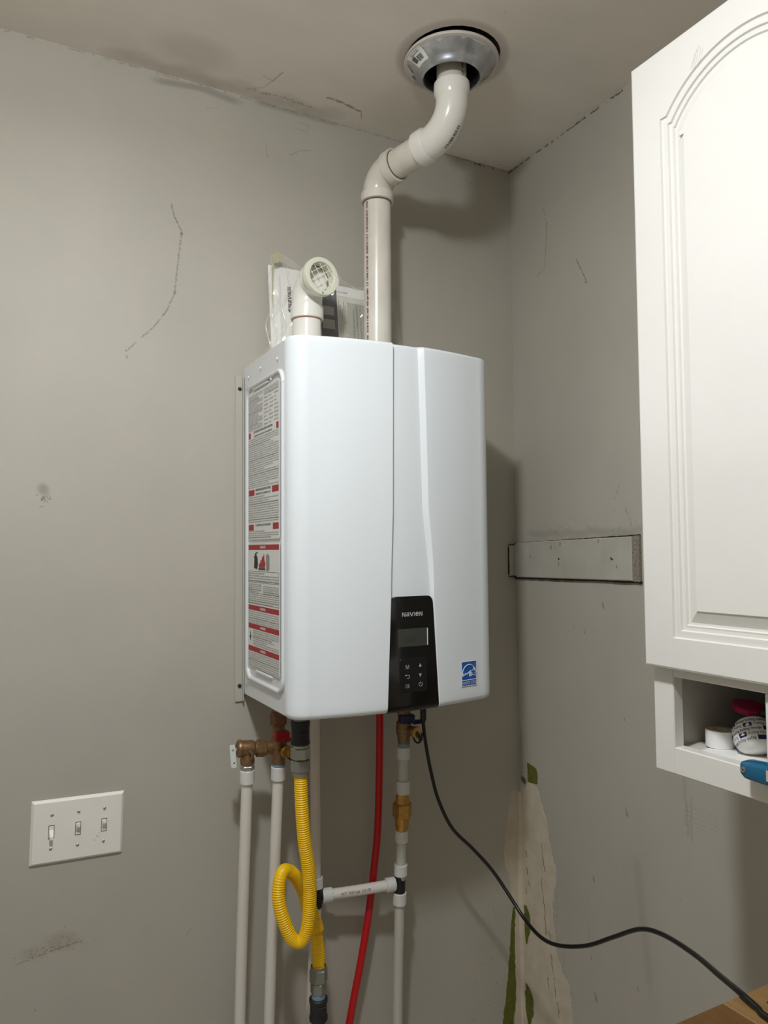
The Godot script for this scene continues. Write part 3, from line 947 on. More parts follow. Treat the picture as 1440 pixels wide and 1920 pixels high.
	ink.tube(PackedVector3Array([Vector3(HX0 - 0.002, 1.288, z0 + 0.012), Vector3(HX0 - 0.002, 1.281, z0 + 0.015), Vector3(HX0 - 0.002, 1.279, z0 + 0.010), Vector3(HX0 - 0.002, 1.271, z0 + 0.014)]), [0.0006], 6)
	ink.prism(circle(Vector2(z0 + 0.014, 1.279), 0.003, 10), at.call(0.0, 0.0, 0.0004), 0.0006)
	part("black_print", ink, M.print_black, sheet, 0.0)
	part("red_flames", red, M.print_red, sheet)
	part("white_print", white, M.print_white, sheet, 0.0)
	part("grey_print", grey, M.box_grey, sheet)
	# blue sticker on the front
	var turn := atan2(2.0 * 0.032 * (-0.354 + 0.5) / (0.22 * 0.22), 1.0)
	var ez := Transform3D(Basis.from_euler(Vector3(0, turn, 0)), Vector3(-0.3535, 1.2063, front_z(-0.3535) + 0.0004))
	s = Soup.new()
	s.prism(PackedVector2Array([Vector2(-0.0205, -0.0235), Vector2(0.0205, -0.0235), Vector2(0.0205, 0.0235), Vector2(-0.0205, 0.0235)]), ez, 0.0003)
	var st := said(part("energy_sticker", s, M.energy_blue, t), "small blue square sticker with a white star")
	s = Soup.new()
	var lift := ez * Transform3D(Basis(), Vector3(0, 0, 0.0007))
	var line := func(pts: Array, r: float) -> void:
		var q := PackedVector3Array()
		for p in pts: q.append(lift * Vector3(p.x, p.y, 0))
		s.tube(q, [r], 6)
	line.call([Vector2(-0.0205, -0.0235), Vector2(0.0205, -0.0235), Vector2(0.0205, 0.0235), Vector2(-0.0205, 0.0235), Vector2(-0.0205, -0.0235)], 0.0005)
	line.call([Vector2(-0.0205, -0.0125), Vector2(0.0205, -0.0125)], 0.0007)
	var arc := []
	for i in 21:
		var a := deg_to_rad(188.0 - 172.0 * i / 20.0)
		arc.append(Vector2(0.0, -0.001) + Vector2(cos(a) * 0.0185, sin(a) * 0.0185))
	line.call(arc, 0.0008)
	var star := []
	for i in 11:
		var a := deg_to_rad(90.0 + 36.0 * i - 8.0)
		star.append(Vector2(0.0125, 0.0015) + Vector2.from_angle(a) * (0.0095 if i % 2 == 0 else 0.004))
	line.call(star, 0.00045)
	var script := []
	for q in [[-19, -5], [-14, -1], [-14.5, 1.5], [-17, 0.5], [-16, -3.5], [-12, -2.5], [-10.5, 1], [-10, -2.5], [-8, 2], [-7, -1.5], [-5, -0.5], [-3.5, 2], [-5, 1.5], [-4.5, -1.5], [-1.5, 3], [-1.5, 0], [1, 4], [0.5, -6], [2.5, 4.5], [4.5, 6], [3, -6], [6, 2]]: script.append(Vector2(q[0] * 0.001, q[1] * 0.001))
	line.call(script, 0.0004)
	letters(s, "ENERGY STAR", lift * Transform3D(Basis(), Vector3(0, -0.0180, 0)), 0.0056, 0.037, false, 0, 2.0)
	part("sticker_print", s, M.print_white, st, 0.0)

# ---------------------------------------------------------------- flue, intake and ceiling flange
func elbow(s: Soup, a: Vector3, v: Vector3, b: Vector3, bend: float, r: float, rs: float, sock: float, open := false) -> void:
	var da := (a - v).normalized()
	var db := (b - v).normalized()
	var half := da.angle_to(db) / 2.0
	var tl := bend / tan(half)
	var c := v + (da + db).normalized() * bend / sin(half)
	var pts := PackedVector3Array()
	var rad := []
	var put := func(p: Vector3, q: float) -> void:
		pts.append(p); rad.append(q)
	put.call(a, rs - 0.002)
	put.call(a - da * 0.0015, rs)
	put.call(a - da * sock, rs)
	put.call(a - da * (sock + 0.006), r)
	var p0 := v + da * tl
	var p1 := v + db * tl
	for i in 15:
		var f := i / 14.0
		var d0 := (p0 - c).normalized()
		var d1 := (p1 - c).normalized()
		put.call(c + d0.slerp(d1, f) * bend, r)
	put.call(b - db * (sock + 0.006), r)
	put.call(b - db * sock, rs)
	put.call(b - db * 0.0015, rs)
	put.call(b, rs - 0.002)
	s.tube(pts, rad, 36, not open)

func wrap_text(s: Soup, words: String, axis: Vector3, r: float, a0: float, y0: float, cap: float, length: float, up := true) -> void:
	var from := s.v.size()
	letters(s, words, Transform3D(), cap, length, true, -1, 4.0)
	var k := 1.0 if up else -1.0
	s.map_all(func(p: Vector3) -> Vector3:
		var a := a0 - k * p.y / r
		return Vector3(axis.x + sin(a) * (r + 0.0004), y0 + k * p.x, axis.z + cos(a) * (r + 0.0004)), from)

func build_vent() -> void:
	var P0 := Vector3(-0.4480, HY1, 0.105)
	var P1 := Vector3(-0.4466, 2.275, 0.105)
	var P2 := Vector3(-0.3830, 2.2935, 0.312)
	var P3 := Vector3(-0.3830, 2.62, 0.312)
	var d := (P2 - P1).normalized()
	var t := thing("vent_pipe", "white plastic flue pipe rising from the heater and elbowing twice into the ceiling", "pipe", P0)
	var R := 0.0302
	var lower_end := P1 - Vector3(0, 0.060, 0)
	var s := Soup.new()
	s.tube(PackedVector3Array([P0, lower_end + Vector3(0, 0.01, 0)]), [R], 36)
	var low := part("pipe", s, M.pvc, t)
	s = Soup.new()
	wrap_text(s, "1120 PR 280 PSI @ 73F   ASTM D 1785-2665  NSF-pw DWV   S.P. CHAR 2 IN SCH 40   02/02/12 1-P 2   2 IN SCH40 0215  10 02", Vector3(P0.x, 0, P0.z), R, deg_to_rad(-72.0), 1.848, 0.0052, 0.362)
	part("red_print", s, M.pipe_red_ink, low, 0.0)
	s = Soup.new()
	elbow(s, lower_end, P1, P1 + d * 0.062, 0.046, 0.0325, 0.0362, 0.020)
	var e1 := part("elbow", s, M.pvc, t)
	s = Soup.new()
	wrap_text(s, "DX YO", Vector3(P1.x, 0, P1.z), 0.0352, deg_to_rad(18.0), 2.232, 0.007, 0.03)
	s = Soup.new()
	s.tube(PackedVector3Array([P1 + d * 0.05, P2 - d * 0.075]), [R], 36)
	part("pipe", s, M.pvc, t)
	s = Soup.new()
	elbow(s, P2 - d * 0.088, P2, P2 + Vector3(0, 0.094, 0), 0.066, 0.0325, 0.0362, 0.022)
	var e2 := part("elbow", s, M.pvc_white, t)
	s = Soup.new()
	s.tube(PackedVector3Array([P2 + Vector3(0, 0.08, 0), P3]), [R], 36)
	var up := part("pipe", s, M.pvc, t)
	s = Soup.new()
	wrap_text(s, "ASTM D 2665   NSF", Vector3(P2.x, 0, P2.z), R, deg_to_rad(12.0), 2.440, 0.0055, 0.048, false)
	part("black_print", s, M.pipe_ink, up, 0.0)
	# small black lot number moulded along the upper elbow
	s = Soup.new()
	var cc := P2 - d * 0.045 + Vector3(0, 0.03, 0)
	letters(s, "2 D-2466 NSF-14", Transform3D(), 0.0075, 0.034, true, 0, 4.0)
	s.map_all(func(p: Vector3) -> Vector3:
		var f := clampf((p.x + 0.017) / 0.034, 0.0, 1.0)
		var da := (-d).normalized()
		var db := Vector3.UP
		var half := da.angle_to(db) / 2.0
		var c := P2 + (da + db).normalized() * 0.066 / sin(half)
		var tl := 0.066 / tan(half)
		var dir := ((P2 + da * tl - c).normalized()).slerp((P2 + db * tl - c).normalized(), 0.25 + 0.34 * f)
		var cen := c + dir * 0.066
		var side := dir.cross(Vector3.UP.cross(d)).normalized()
		var right := Vector3.UP.cross(d).normalized()
		var tang := right.cross(dir).normalized()
		var ang := deg_to_rad(6.0) - p.y / 0.0325
		return cen + (dir * cos(ang) + right * sin(ang)) * 0.0329)
	part("black_print", s, M.pipe_ink, e2, 0.0)
	# dark line of primer where the pipes enter the sockets
	for q in [[lower_end, Vector3.DOWN], [P1 + d * 0.062, d], [P2 - d * 0.088, -d]]:
		s = Soup.new()
		s.lathe([Vector2(R, 0.0), Vector2(R + 0.0016, 0.0), Vector2(R + 0.0006, 0.0018), Vector2(R, 0.002)], q[0], q[1], 36)
		part("joint", s, M.dark_glue, t)
	# small square block of bare plastic beside the foot of the pipe
	s = Soup.new()
	s.box(Vector3(-0.405, HY1 + 0.007, 0.150), Vector3(0.016, 0.014, 0.012), 0.001)
	part("condensate_stub", s, M.tape_tan, t)

func build_flange() -> void:
	var c := Vector3(-0.3835, T, 0.312)
	var t := thing("ceiling_flange", "round galvanised steel collar around the flue pipe at the ceiling", "flange", c)
	var s := Soup.new()
	s.lathe([Vector2(0.0945, -0.006), Vector2(0.0955, -0.009), Vector2(0.0945, -0.0115), Vector2(0.088, -0.0135)], c, Vector3.UP, 64)
	var rim := said(part("painted_rim", s, M.flange_paint, t), "rim daubed with white paint")
	s = Soup.new()
	s.lathe([Vector2(0.0885, -0.0133), Vector2(0.078, -0.018), Vector2(0.068, -0.026), Vector2(0.0645, -0.0315), Vector2(0.0625, -0.036), Vector2(0.0605, -0.0405), Vector2(0.0580, -0.043), Vector2(0.0562, -0.0415), Vector2(0.0555, -0.038), Vector2(0.0552, 0.01)], c, Vector3.UP, 64)
	part("collar", s, M.galv, t, 50.0)
	s = Soup.new()
	s.lathe([Vector2(0.0512, 0.18), Vector2(0.0512, -0.0300), Vector2(0.0504, -0.031), Vector2(0.0496, -0.0300), Vector2(0.0496, 0.18)], c, Vector3.UP, 48)
	part("duct", s, M.duct_dark, t, 50.0)
	s = Soup.new()
	s.lathe([Vector2(0, 0.181), Vector2(0.098, 0.181), Vector2(0.098, 0.19), Vector2(0.0, 0.19)], c, Vector3.UP, 32)
	s.lathe([Vector2(0.098, 0.181), Vector2(0.098, 0.121), Vector2(0.1, 0.121), Vector2(0.1, 0.181)], c, Vector3.UP, 32)
	part("flue_cap", s, M.duct_dark, t)
	# ragged white paint on the steel
	var rng := RandomNumberGenerator.new()
	rng.seed = 22
	s = Soup.new()
	var seg := 120
	var n := FastNoiseLite.new()
	n.seed = 3; n.frequency = 0.09
	var inner := []
	for i in seg + 1: inner.append(0.0884 - 0.010 * maxf(0.0, n.get_noise_1d(float(i % seg)) * 1.8 - 0.05 + 0.3 * cos(TAU * i / seg - 3.9)))
	var hgt := func(r: float) -> float: return lerpf(-0.0137, -0.0189, clampf((0.0885 - r) / 0.0105, 0.0, 1.0)) - 0.0004
	s.grid(func(i: int, j: int) -> Vector3:
		var a := TAU * i / seg
		var r: float = lerpf(0.0895, inner[i], j / 2.0)
		return Vector3(c.x + cos(a) * r, T + hgt.call(r), c.z + sin(a) * r), seg, 2, Vector3.DOWN)
	part("paint_daub", s, M.flange_paint, rim)
	# paper sticker with a barcode square
	s = Soup.new()
	var cone := func(a: float, r: float, lift: float) -> Vector3:
		var y := -0.0133
		if r < 0.0885: y = lerpf(-0.0133, -0.018, (0.0885 - r) / 0.0105)
		if r < 0.078: y = lerpf(-0.018, -0.026, (0.078 - r) / 0.01)
		return Vector3(c.x + cos(a) * r, T + y - lift, c.z + sin(a) * r)
	var am := deg_to_rad(180.0)
	s.grid(func(i: int, j: int) -> Vector3: return cone.call(am - 0.27 + 0.54 * i / 8.0, lerpf(0.066, 0.0935, j / 4.0), 0.0008), 8, 4, Vector3.DOWN)
	var st := part("paper_sticker", s, M.paper, t)
	s = Soup.new()
	for i in 9:
		var wide: float = [0.012, 0.007, 0.016, 0.007, 0.012, 0.007, 0.007, 0.016, 0.012][i]
		s.grid(func(u: int, v: int) -> Vector3: return cone.call(am - 0.15 + 0.021 * i + wide * u, 0.0715 + 0.0095 * v, 0.0013), 1, 1, Vector3.DOWN)
	for i in 6:
		s.grid(func(u: int, v: int) -> Vector3: return cone.call(am + 0.07 + 0.025 * i + 0.014 * u, 0.073 + 0.011 * v, 0.0013), 1, 1, Vector3.DOWN)
	for i in 4:
		s.grid(func(u: int, v: int) -> Vector3: return cone.call(am - 0.15 + 0.3 * u, 0.0855 + 0.0017 * i + 0.0007 * v, 0.0013), 1, 1, Vector3.DOWN)
	part("sticker_print", s, M.print_black, st, 0.0)

func build_intake() -> void:
	var A := Vector3(-0.6140, HY1, 0.105)
	var t := thing("air_intake", "short white plastic pipe with a screened elbow facing out, left of the flue pipe", "air intake", A)
	var V := Vector3(A.x, 2.006, A.z)
	var th := deg_to_rad(8.4)
	var d := Vector3(sin(th), 0.0, cos(th))
	var s := Soup.new()
	s.tube(PackedVector3Array([A, A + Vector3(0, 0.11, 0)]), [0.0302], 36, false)
	var stub := part("pipe", s, M.pvc_white, t)
	s = Soup.new()
	wrap_text(s, "ASTM D", Vector3(A.x, 0, A.z), 0.0302, deg_to_rad(50.0), 1.93, 0.006, 0.022, false)
	part("red_print", s, M.pipe_red_ink, stub, 0.0)
	s = Soup.new()
	elbow(s, Vector3(A.x, 1.9300, A.z), V, V + d * 0.056, 0.036, 0.0318, 0.0345, 0.026, true)
	part("elbow", s, M.pvc_white, t)
	s = Soup.new()
	s.lathe([Vector2(0.0302, 0.0), Vector2(0.0330, 0.0), Vector2(0.0312, -0.0010), Vector2(0.0302, -0.002)], Vector3(A.x, 1.9300, A.z), Vector3.UP, 36)
	part("joint", s, mat(rgb(176, 132, 112), 0.5), t)
	s = Soup.new()
	s.lathe([Vector2(0.0345, -0.016), Vector2(0.0380, -0.013), Vector2(0.0394, -0.008), Vector2(0.0394, 0.001), Vector2(0.0380, 0.004), Vector2(0.0300, 0.0045), Vector2(0.0288, 0.0035), Vector2(0.0282, -0.003), Vector2(0.0280, -0.018)], V + d * 0.058, d, 48)
	part("screen_ring", s, M.screen, t, 50.0)
	s = Soup.new()
	s.lathe([Vector2(0.0278, -0.017), Vector2(0.0272, -0.042), Vector2(0.022, -0.050), Vector2(0.0, -0.054)], V + d * 0.058, d, 32)
	said(part("inner_sleeve", s, mat(rgb(132, 130, 110), 0.5), t, 50.0), "olive grey inside of the screened opening")
	s = Soup.new()
	var right := Vector3.UP.cross(d)
	var c := V + d * 0.0585
	for fam in [deg_to_rad(33.0), deg_to_rad(122.0)]:
		for k in [-2, -1, 0, 1, 2]:
			var off: float = k * 0.0135 + 0.003
			var half := sqrt(maxf(0.0, 0.0282 * 0.0282 - off * off))
			if half < 0.006: continue
			var dir := right * cos(fam) + Vector3.UP * sin(fam)
			var nrm := -right * sin(fam) + Vector3.UP * cos(fam)
			s.tube(PackedVector3Array([c + nrm * off - dir * half, c + nrm * off + dir * half]), [0.0007], 6)
	part("screen_grille", s, M.pvc_white, t)
	s = Soup.new()
	s.lathe([Vector2(0.0016, 0.0046), Vector2(0.0016, 0.0054), Vector2(0, 0.0054)], V + d * 0.058 + Vector3(0, -0.0345, 0), d, 10)
	part("screw", s, M.zinc, t)

# ---------------------------------------------------------------- papers behind the pipes
func lean(x: float, y: float, z: float) -> Vector3:
	# sheets stand on the heater and lean back against the wall
	return Vector3(x, y, z + 0.040 - (y - HY1) * 0.12)

func build_papers() -> void:
	# white leaflet at the back
	var t := thing("leaflet", "tall plain white leaflet at the back of the plastic bag on top of the heater", "leaflet", Vector3(-0.59, HY1, 0.05))
	var s := Soup.new()
	sheet(s, -0.668, HY1 + 0.002, -0.50, 2.070, 0.0, 0.003, -0.02)
	part("sheet", s, M.paper, t)
	# installation manual on its side
	t = thing("manual", "printed manual lying on its side behind the flue pipe with a dark blue band", "manual", Vector3(-0.5, HY1, 0.055))
	var x0 := -0.645
	var x1 := -0.385
	s = Soup.new()
	sheet(s, x0, HY1 + 0.002, x1, 2.048, 0.006, 0.007, -0.02)
	part("cover", s, M.paper, t)
	var block := func(a: float, b: float, c: float, d: float, lift: float, m: Material, called: String) -> void:
		var q := Soup.new()
		sheet(q, a, b, c, d, 0.0131 + lift, 0.0003, -0.02)
		part(called, q, m, t)
	block.call(-0.590, HY1 + 0.004, -0.5135, 2.040, 0.0002, M.navy, "blue_band")
	for q in [[-0.550, 1.972, -0.5215, 1.992], [-0.550, 1.940, -0.5215, 1.962]]: block.call(q[0], q[1], q[2], q[3], 0.0006, M.box_grey, "grey_square")
	block.call(-0.5135, HY1 + 0.004, x1 + 0.002, 2.022, 0.0002, M.page, "text_page")
	block.call(-0.488, HY1 + 0.004, x1 + 0.004, 2.008, 0.0006, M.page_grey, "grey_panel")
	var up := Basis(Vector3(0, 1, 0), Vector3(-1, 0, 0), Vector3(0, 0, 1))    # text reading upwards
	var ink := Soup.new()
	var rows := ["NOTICE TO THE INSTALLER AND USER OF THIS WATER HEATER", "Read this manual before you install or operate the unit", "Keep it in a safe place close to the appliance", "for later use by the owner or a service technician", "Failure to follow it may lead to fire or injury", "The installer must leave all papers with the user"]
	for i in 6: letters(ink, rows[i], Transform3D(up, Vector3(-0.5090 + i * 0.0038, 1.852, 0.0142)), 0.0022, 0.158 - 0.01 * (i % 3), false, -1, 8.0)
	for i in 3: letters(ink, rows[(i + 2) % 6], Transform3D(up, Vector3(-0.474 + i * 0.0085, 1.852, 0.0145)), 0.0026, [0.14, 0.15, 0.146][i], i == 1, -1, 8.0)
	letters(ink, "To the installer", Transform3D(Basis(), Vector3(-0.500, 2.030, 0.0142)), 0.003, 0.03, false, 0, 6.0)
	ink.map_all(func(p: Vector3) -> Vector3: return lean(p.x, p.y, p.z))
	part("text", ink, M.print_black, t, 0.0)
	var logo := Soup.new()
	wordmark(logo, Transform3D(up, Vector3(-0.6262, 1.9990, 0.0142)), 0.0085, 0.047, true)
	var c := Vector2(-0.6262, 1.9690)
	logo.prism(PackedVector2Array([c + Vector2(0.004, -0.004), c + Vector2(-0.002, -0.004), c + Vector2(-0.004, -0.001), c + Vector2(-0.004, 0.004), c + Vector2(-0.002, 0.004), c + Vector2(-0.002, 0.0), c + Vector2(0.0, -0.001), c + Vector2(0.0, 0.004), c + Vector2(0.004, 0.004), c + Vector2(0.004, 0.0), c + Vector2(0.0015, 0.0015), c + Vector2(0.0015, -0.001), c + Vector2(0.004, -0.002)]), Transform3D(Basis(), Vector3(0, 0, 0.0138)), 0.0004)
	letters(logo, "SMART TANKLESS", Transform3D(up, Vector3(-0.6190, 1.999, 0.0142)), 0.0016, 0.034, false, 0, 6.0)
	logo.map_all(func(p: Vector3) -> Vector3: return lean(p.x, p.y, p.z))
	part("logo", logo, M.print_black, t, 0.0)
	# clear bag over them
	t = thing("plastic_bag", "crumpled clear plastic bag of papers standing behind the pipes on the heater", "bag", Vector3(-0.5, HY1, 0.06))
	var n := FastNoiseLite.new()
	n.seed = 12
	n.frequency = 9.0
	n.fractal_octaves = 3
	s = Soup.new()
	var film := func(i: int, j: int) -> Vector3:
		var u := i / 56.0
		var v := j / 34.0
		var x := lerpf(-0.688 + 0.022 * v, -0.352 - 0.01 * v, u)
		var y := lerpf(HY1 + 0.003, 2.088 - 0.048 * u + 0.010 * sin(u * 17.0), v)
		x += 0.006 * n.get_noise_2d(y, 4.0) * (1.0 - u)
		var fold := absf(n.get_noise_3d(x * 1.6, y * 0.8, 3.0))
		return lean(x, y, 0.017 + 0.014 * fold + 0.003 * n.get_noise_2d(x * 5.0, y * 5.0))
	s.grid(film, 56, 34, Vector3.BACK)
	part("film", s, M.film, t, 20.0)
	s = Soup.new()
	for q in [[0.0, 0.0, 1.0], [0.035, 0.02, 0.66], [0.09, 0.12, 0.93]]:
		var edge := PackedVector3Array()
		for k in 30:
			var v: float = lerpf(q[1], q[2], k / 29.0)
			var x: float = lerpf(-0.688 + 0.022 * v, -0.36, q[0]) + 0.006 * sin(k * 0.5 + q[0] * 40.0) + 0.018 * q[0] * 10.0 * v * v
			edge.append(lean(x, lerpf(HY1 + 0.003, 2.085, v), 0.026))
		s.tube(edge, [0.0016], 8)
	var top := PackedVector3Array()
	for k in 40:
		var u := k / 39.0
		top.append(lean(lerpf(-0.666, -0.365, u), 2.086 - 0.05 * u + 0.009 * sin(u * 17.0), 0.018))
	s.tube(top, [0.0011], 8)
	part("fold", s, M.film, t, 60.0)
	s = Soup.new()
	s.prism(ragged([Vector2(-0.662, 2.068), Vector2(-0.650, 2.071), Vector2(-0.644, 2.090), Vector2(-0.652, 2.099), Vector2(-0.660, 2.090)], 0.002, 5), Transform3D(Basis(), Vector3(0, 0, 0.0155)), 0.001)
	s.prism(PackedVector2Array([Vector2(-0.6685, 1.98), Vector2(-0.6672, 1.98), Vector2(-0.6625, 2.07), Vector2(-0.6645, 2.07)]), Transform3D(Basis(), Vector3(0, 0, 0.0140)), 0.001)
	s.map_all(func(p: Vector3) -> Vector3: return lean(p.x, p.y, p.z + 0.004))
	said(part("tape", s, M.film_yellow, t), "yellowed strip of tape on the bag's edge")

func sheet(s: Soup, x0: float, y0: float, x1: float, y1: float, z: float, thick: float, slope: float) -> void:
	# a leaning slab whose top edge falls towards the right
	var from := s.v.size()
	var c := [Vector2(x0, y0), Vector2(x1, y0), Vector2(x1, y1 + slope * (x1 - x0)), Vector2(x0, y1)]
	var f := []
	var b := []
	for q in c:
		b.append(lean(q.x, q.y, z)); f.append(lean(q.x, q.y, z + thick))
	s.quad(f[0], f[1], f[2], f[3])
	s.quad(b[3], b[2], b[1], b[0])
	for i in 4:
		var k := (i + 1) % 4
		s.quad(b[i], b[k], f[k], f[i])
	s.fix(from)

# ---------------------------------------------------------------- plumbing under the heater
func pex(called: String, pts: Array, r: float, m: Material, parent: Node3D) -> MeshInstance3D:
	var s := Soup.new()
	s.tube(smooth(PackedVector3Array(pts), 6), [r], 20)
	return part(called, s, m, parent)

func ring(at: Vector3, axis: Vector3, r: float, length: float, parent: Node3D) -> void:
	var s := Soup.new()
	s.lathe([Vector2(r - 0.004, 0), Vector2(r - 0.001, 0), Vector2(r, 0.001), Vector2(r, length - 0.001), Vector2(r - 0.001, length), Vector2(r - 0.004, length)], at, axis, 28)
	part("expansion_ring", s, M.pex_ring, parent)

func hexnut(s: Soup, at: Vector3, axis: Vector3, r: float, length: float, spin := 0.3) -> void:
	s.lathe([Vector2(r * 0.80, 0), Vector2(r * 0.9, 0.0), Vector2(r, 0.0015), Vector2(r, length - 0.0015), Vector2(r * 0.9, length), Vector2(r * 0.80, length)], at, axis, 6, spin)

func build_hot_valve() -> void:
	var x := -0.6782
	var z := 0.105
	var t := thing("hot_water_valve", "brass valve with a red handle under the heater's left end", "valve", Vector3(x, 1.02, z))
	var s := Soup.new()
	hexnut(s, Vector3(x, 1.104, z), Vector3.UP, 0.0165, 0.024)
	s.lathe([Vector2(0.011, 0), Vector2(0.0125, 0.002), Vector2(0.0125, 0.022), Vector2(0.0, 0.022)], Vector3(x, 1.126, z), Vector3.UP, 24)
	s.lathe([Vector2(0.0145, 0.0), Vector2(0.0145, 0.004), Vector2(0.0125, 0.006)], Vector3(x, 1.126, z), Vector3.UP, 24)
	part("union_nut", s, M.copper, t)
	s = Soup.new()
	s.lathe([Vector2(0.0, 0.0), Vector2(0.0125, 0.0), Vector2(0.0135, 0.004), Vector2(0.0135, 0.016), Vector2(0.016, 0.024), Vector2(0.0175, 0.034), Vector2(0.0175, 0.046), Vector2(0.0155, 0.054), Vector2(0.0125, 0.060), Vector2(0.0125, 0.079)], Vector3(x, 1.028, z), Vector3.UP, 28)
	s.lathe([Vector2(0.0, 0.0), Vector2(0.0125, 0.0), Vector2(0.0125, 0.026), Vector2(0.0145, 0.028), Vector2(0.0145, 0.031), Vector2(0, 0.031)], Vector3(x, 1.0620, z), Vector3.LEFT, 28)
	s.lathe([Vector2(0.0105, 0.0), Vector2(0.0105, 0.022)], Vector3(x + 0.003, 1.0590, z + 0.006), Vector3(0.1, -0.05, 1), 24)
	part("body", s, M.bronze, t)
	s = Soup.new()
	s.lathe([Vector2(0, 0.0), Vector2(0.0118, 0.0), Vector2(0.0122, 0.002), Vector2(0.0122, 0.0075), Vector2(0.0112, 0.009), Vector2(0, 0.0092)], Vector3(x + 0.0055, 1.0580, z + 0.027), Vector3(0.1, -0.05, 1), 26)
	s.box(Vector3(x + 0.0065, 1.0578, z + 0.038), Vector3(0.004, 0.011, 0.006), 0.001)
	part("drain_cap", s, M.brass, t)
	s = Soup.new()
	s.tube(smooth(PackedVector3Array([Vector3(x + 0.006, 1.047, z + 0.026), Vector3(x + 0.014, 1.042, z + 0.036), Vector3(x + 0.019, 1.034, z + 0.034), Vector3(x + 0.024, 1.030, z + 0.028)]), 5), [0.0022], 8)
	s.tube(smooth(PackedVector3Array([Vector3(x - 0.003, 1.0700, z + 0.028), Vector3(x - 0.004, 1.060, z + 0.030), Vector3(x + 0.001, 1.049, z + 0.030)]), 5), [0.0018], 8)
	part("cap_strap", s, M.rubber, t)
	s = Soup.new()
	s.box(Vector3(x + 0.002, 1.0850, z + 0.012), Vector3(0.031, 0.018, 0.018), 0.003)
	s.box(Vector3(x + 0.010, 1.0775, z + 0.016), Vector3(0.020, 0.008, 0.014), 0.002)
	said(part("handle", s, M.red_plastic, t), "red handle")
	s = Soup.new()
	s.lathe([Vector2(0.0, 0.0), Vector2(0.0128, 0.0), Vector2(0.0132, 0.004), Vector2(0, 0.004)], Vector3(x, 1.0235, z), Vector3.UP, 24)
	part("thread_tape", s, M.teflon, t)
	s = Soup.new()
	s.lathe([Vector2(0.0128, 0.0), Vector2(0.0132, 0.0), Vector2(0.0132, 0.004), Vector2(0.0128, 0.004)], Vector3(x - 0.030, 1.0620, z), Vector3.LEFT, 24)
	part("thread_tape", s, M.teflon, t)

	t = thing("relief_valve", "brass pressure relief valve with a flat white lever left of the heater's pipes", "valve", Vector3(-0.7415, 1.025, 0.103))
	s = Soup.new()
	var c := Vector3(-0.7415, 1.0655, 0.103)
	var tip := Vector3(-0.709, 1.0625, 0.105)
	s.lathe([Vector2(0.0, -0.0205), Vector2(0.013, -0.0205), Vector2(0.0160, -0.0195), Vector2(0.0170, -0.0170), Vector2(0.0170, -0.0135), Vector2(0.0158, -0.0120), Vector2(0.0158, 0.009), Vector2(0.0145, 0.0125), Vector2(0.0125, 0.014), Vector2(0.0125, 0.020)], c, (tip - c), 30)
	hexnut(s, c + (tip - c).normalized() * 0.017, tip - c, 0.0165, 0.018)
	s.lathe([Vector2(0.0, 0.0), Vector2(0.0130, 0.0), Vector2(0.0140, 0.003), Vector2(0.0140, 0.011), Vector2(0.0125, 0.015), Vector2(0.0120, 0.034)], Vector3(-0.7415, 1.0350, 0.103), Vector3.UP, 26)
	s.tube(smooth(PackedVector3Array([c + Vector3(-0.002, 0.0, 0.0150), c + Vector3(0.004, -0.006, 0.0165), c + Vector3(0.004, -0.018, 0.0150)]), 4), [0.003], 8)
	part("body", s, M.bronze, t)
	s = Soup.new()
	s.lathe([Vector2(0.0, 0.0), Vector2(0.0118, 0.0), Vector2(0.0118, 0.0012), Vector2(0.0, 0.0014)], c - (tip - c).normalized() * 0.0203, c - tip, 26)
	part("end_plate", s, M.copper, t)
	s = Soup.new()
	hexnut(s, Vector3(-0.7415, 1.0245, 0.103), Vector3.UP, 0.0140, 0.0085)
	s.lathe([Vector2(0.0, 0.0), Vector2(0.0122, 0.0), Vector2(0.0122, 0.004), Vector2(0, 0.004)], Vector3(-0.7415, 1.0325, 0.103), Vector3.UP, 24)
	part("outlet_nut", s, M.steel, t)
	s = Soup.new()
	var lv := Transform3D(Basis.from_euler(Vector3(0, deg_to_rad(-28.0), deg_to_rad(5.0))), Vector3(-0.7690, 1.0535, 0.101))
	s.prism(rounded(-0.0055, -0.0220, 0.0055, 0.0220, 0.003), lv, 0.0016, 0.0003)
	var lever := said(part("lever", s, M.tag_white, t), "flat white lever tab")
	s = Soup.new()
	s.prism(circle(Vector2(0.0005, 0.012), 0.0020, 12), lv, 0.0019)
	part("lever_hole", s, M.gap, lever)
	s = Soup.new()
	s.prism(PackedVector2Array([Vector2(-0.001, -0.013), Vector2(0.0025, -0.0145), Vector2(0.0022, -0.011), Vector2(0.0, -0.0115)]), lv, 0.0019)
	part("lever_hole", s, M.gap, lever)
	s = Soup.new()
	s.box(Vector3(-0.7660, 1.066, 0.102), Vector3(0.010, 0.006, 0.0015))
	part("lever_pin", s, M.tag_white, t)

	t = thing("drain_pipe", "white plastic pipe dropping from the relief valve, leftmost of the pipes", "pipe", Vector3(-0.7405, 0.0, 0.04), "white pipes below the valves")
	pex("tube", [Vector3(-0.7415, 1.026, 0.103), Vector3(-0.7413, 0.986, 0.099), Vector3(-0.7409, 0.538, 0.055), Vector3(-0.7405, 0.005, 0.035)], 0.0111, M.pex, t)
	ring(Vector3(-0.7415, 1.0245, 0.1027), Vector3(0, -1, -0.06), 0.0142, 0.026, t)
	t.remove_meta("group")
	t = thing("hot_water_pipe", "white plastic pipe dropping from the red-handled valve, behind the yellow gas hose", "pipe", Vector3(-0.683, 0.0, 0.04))
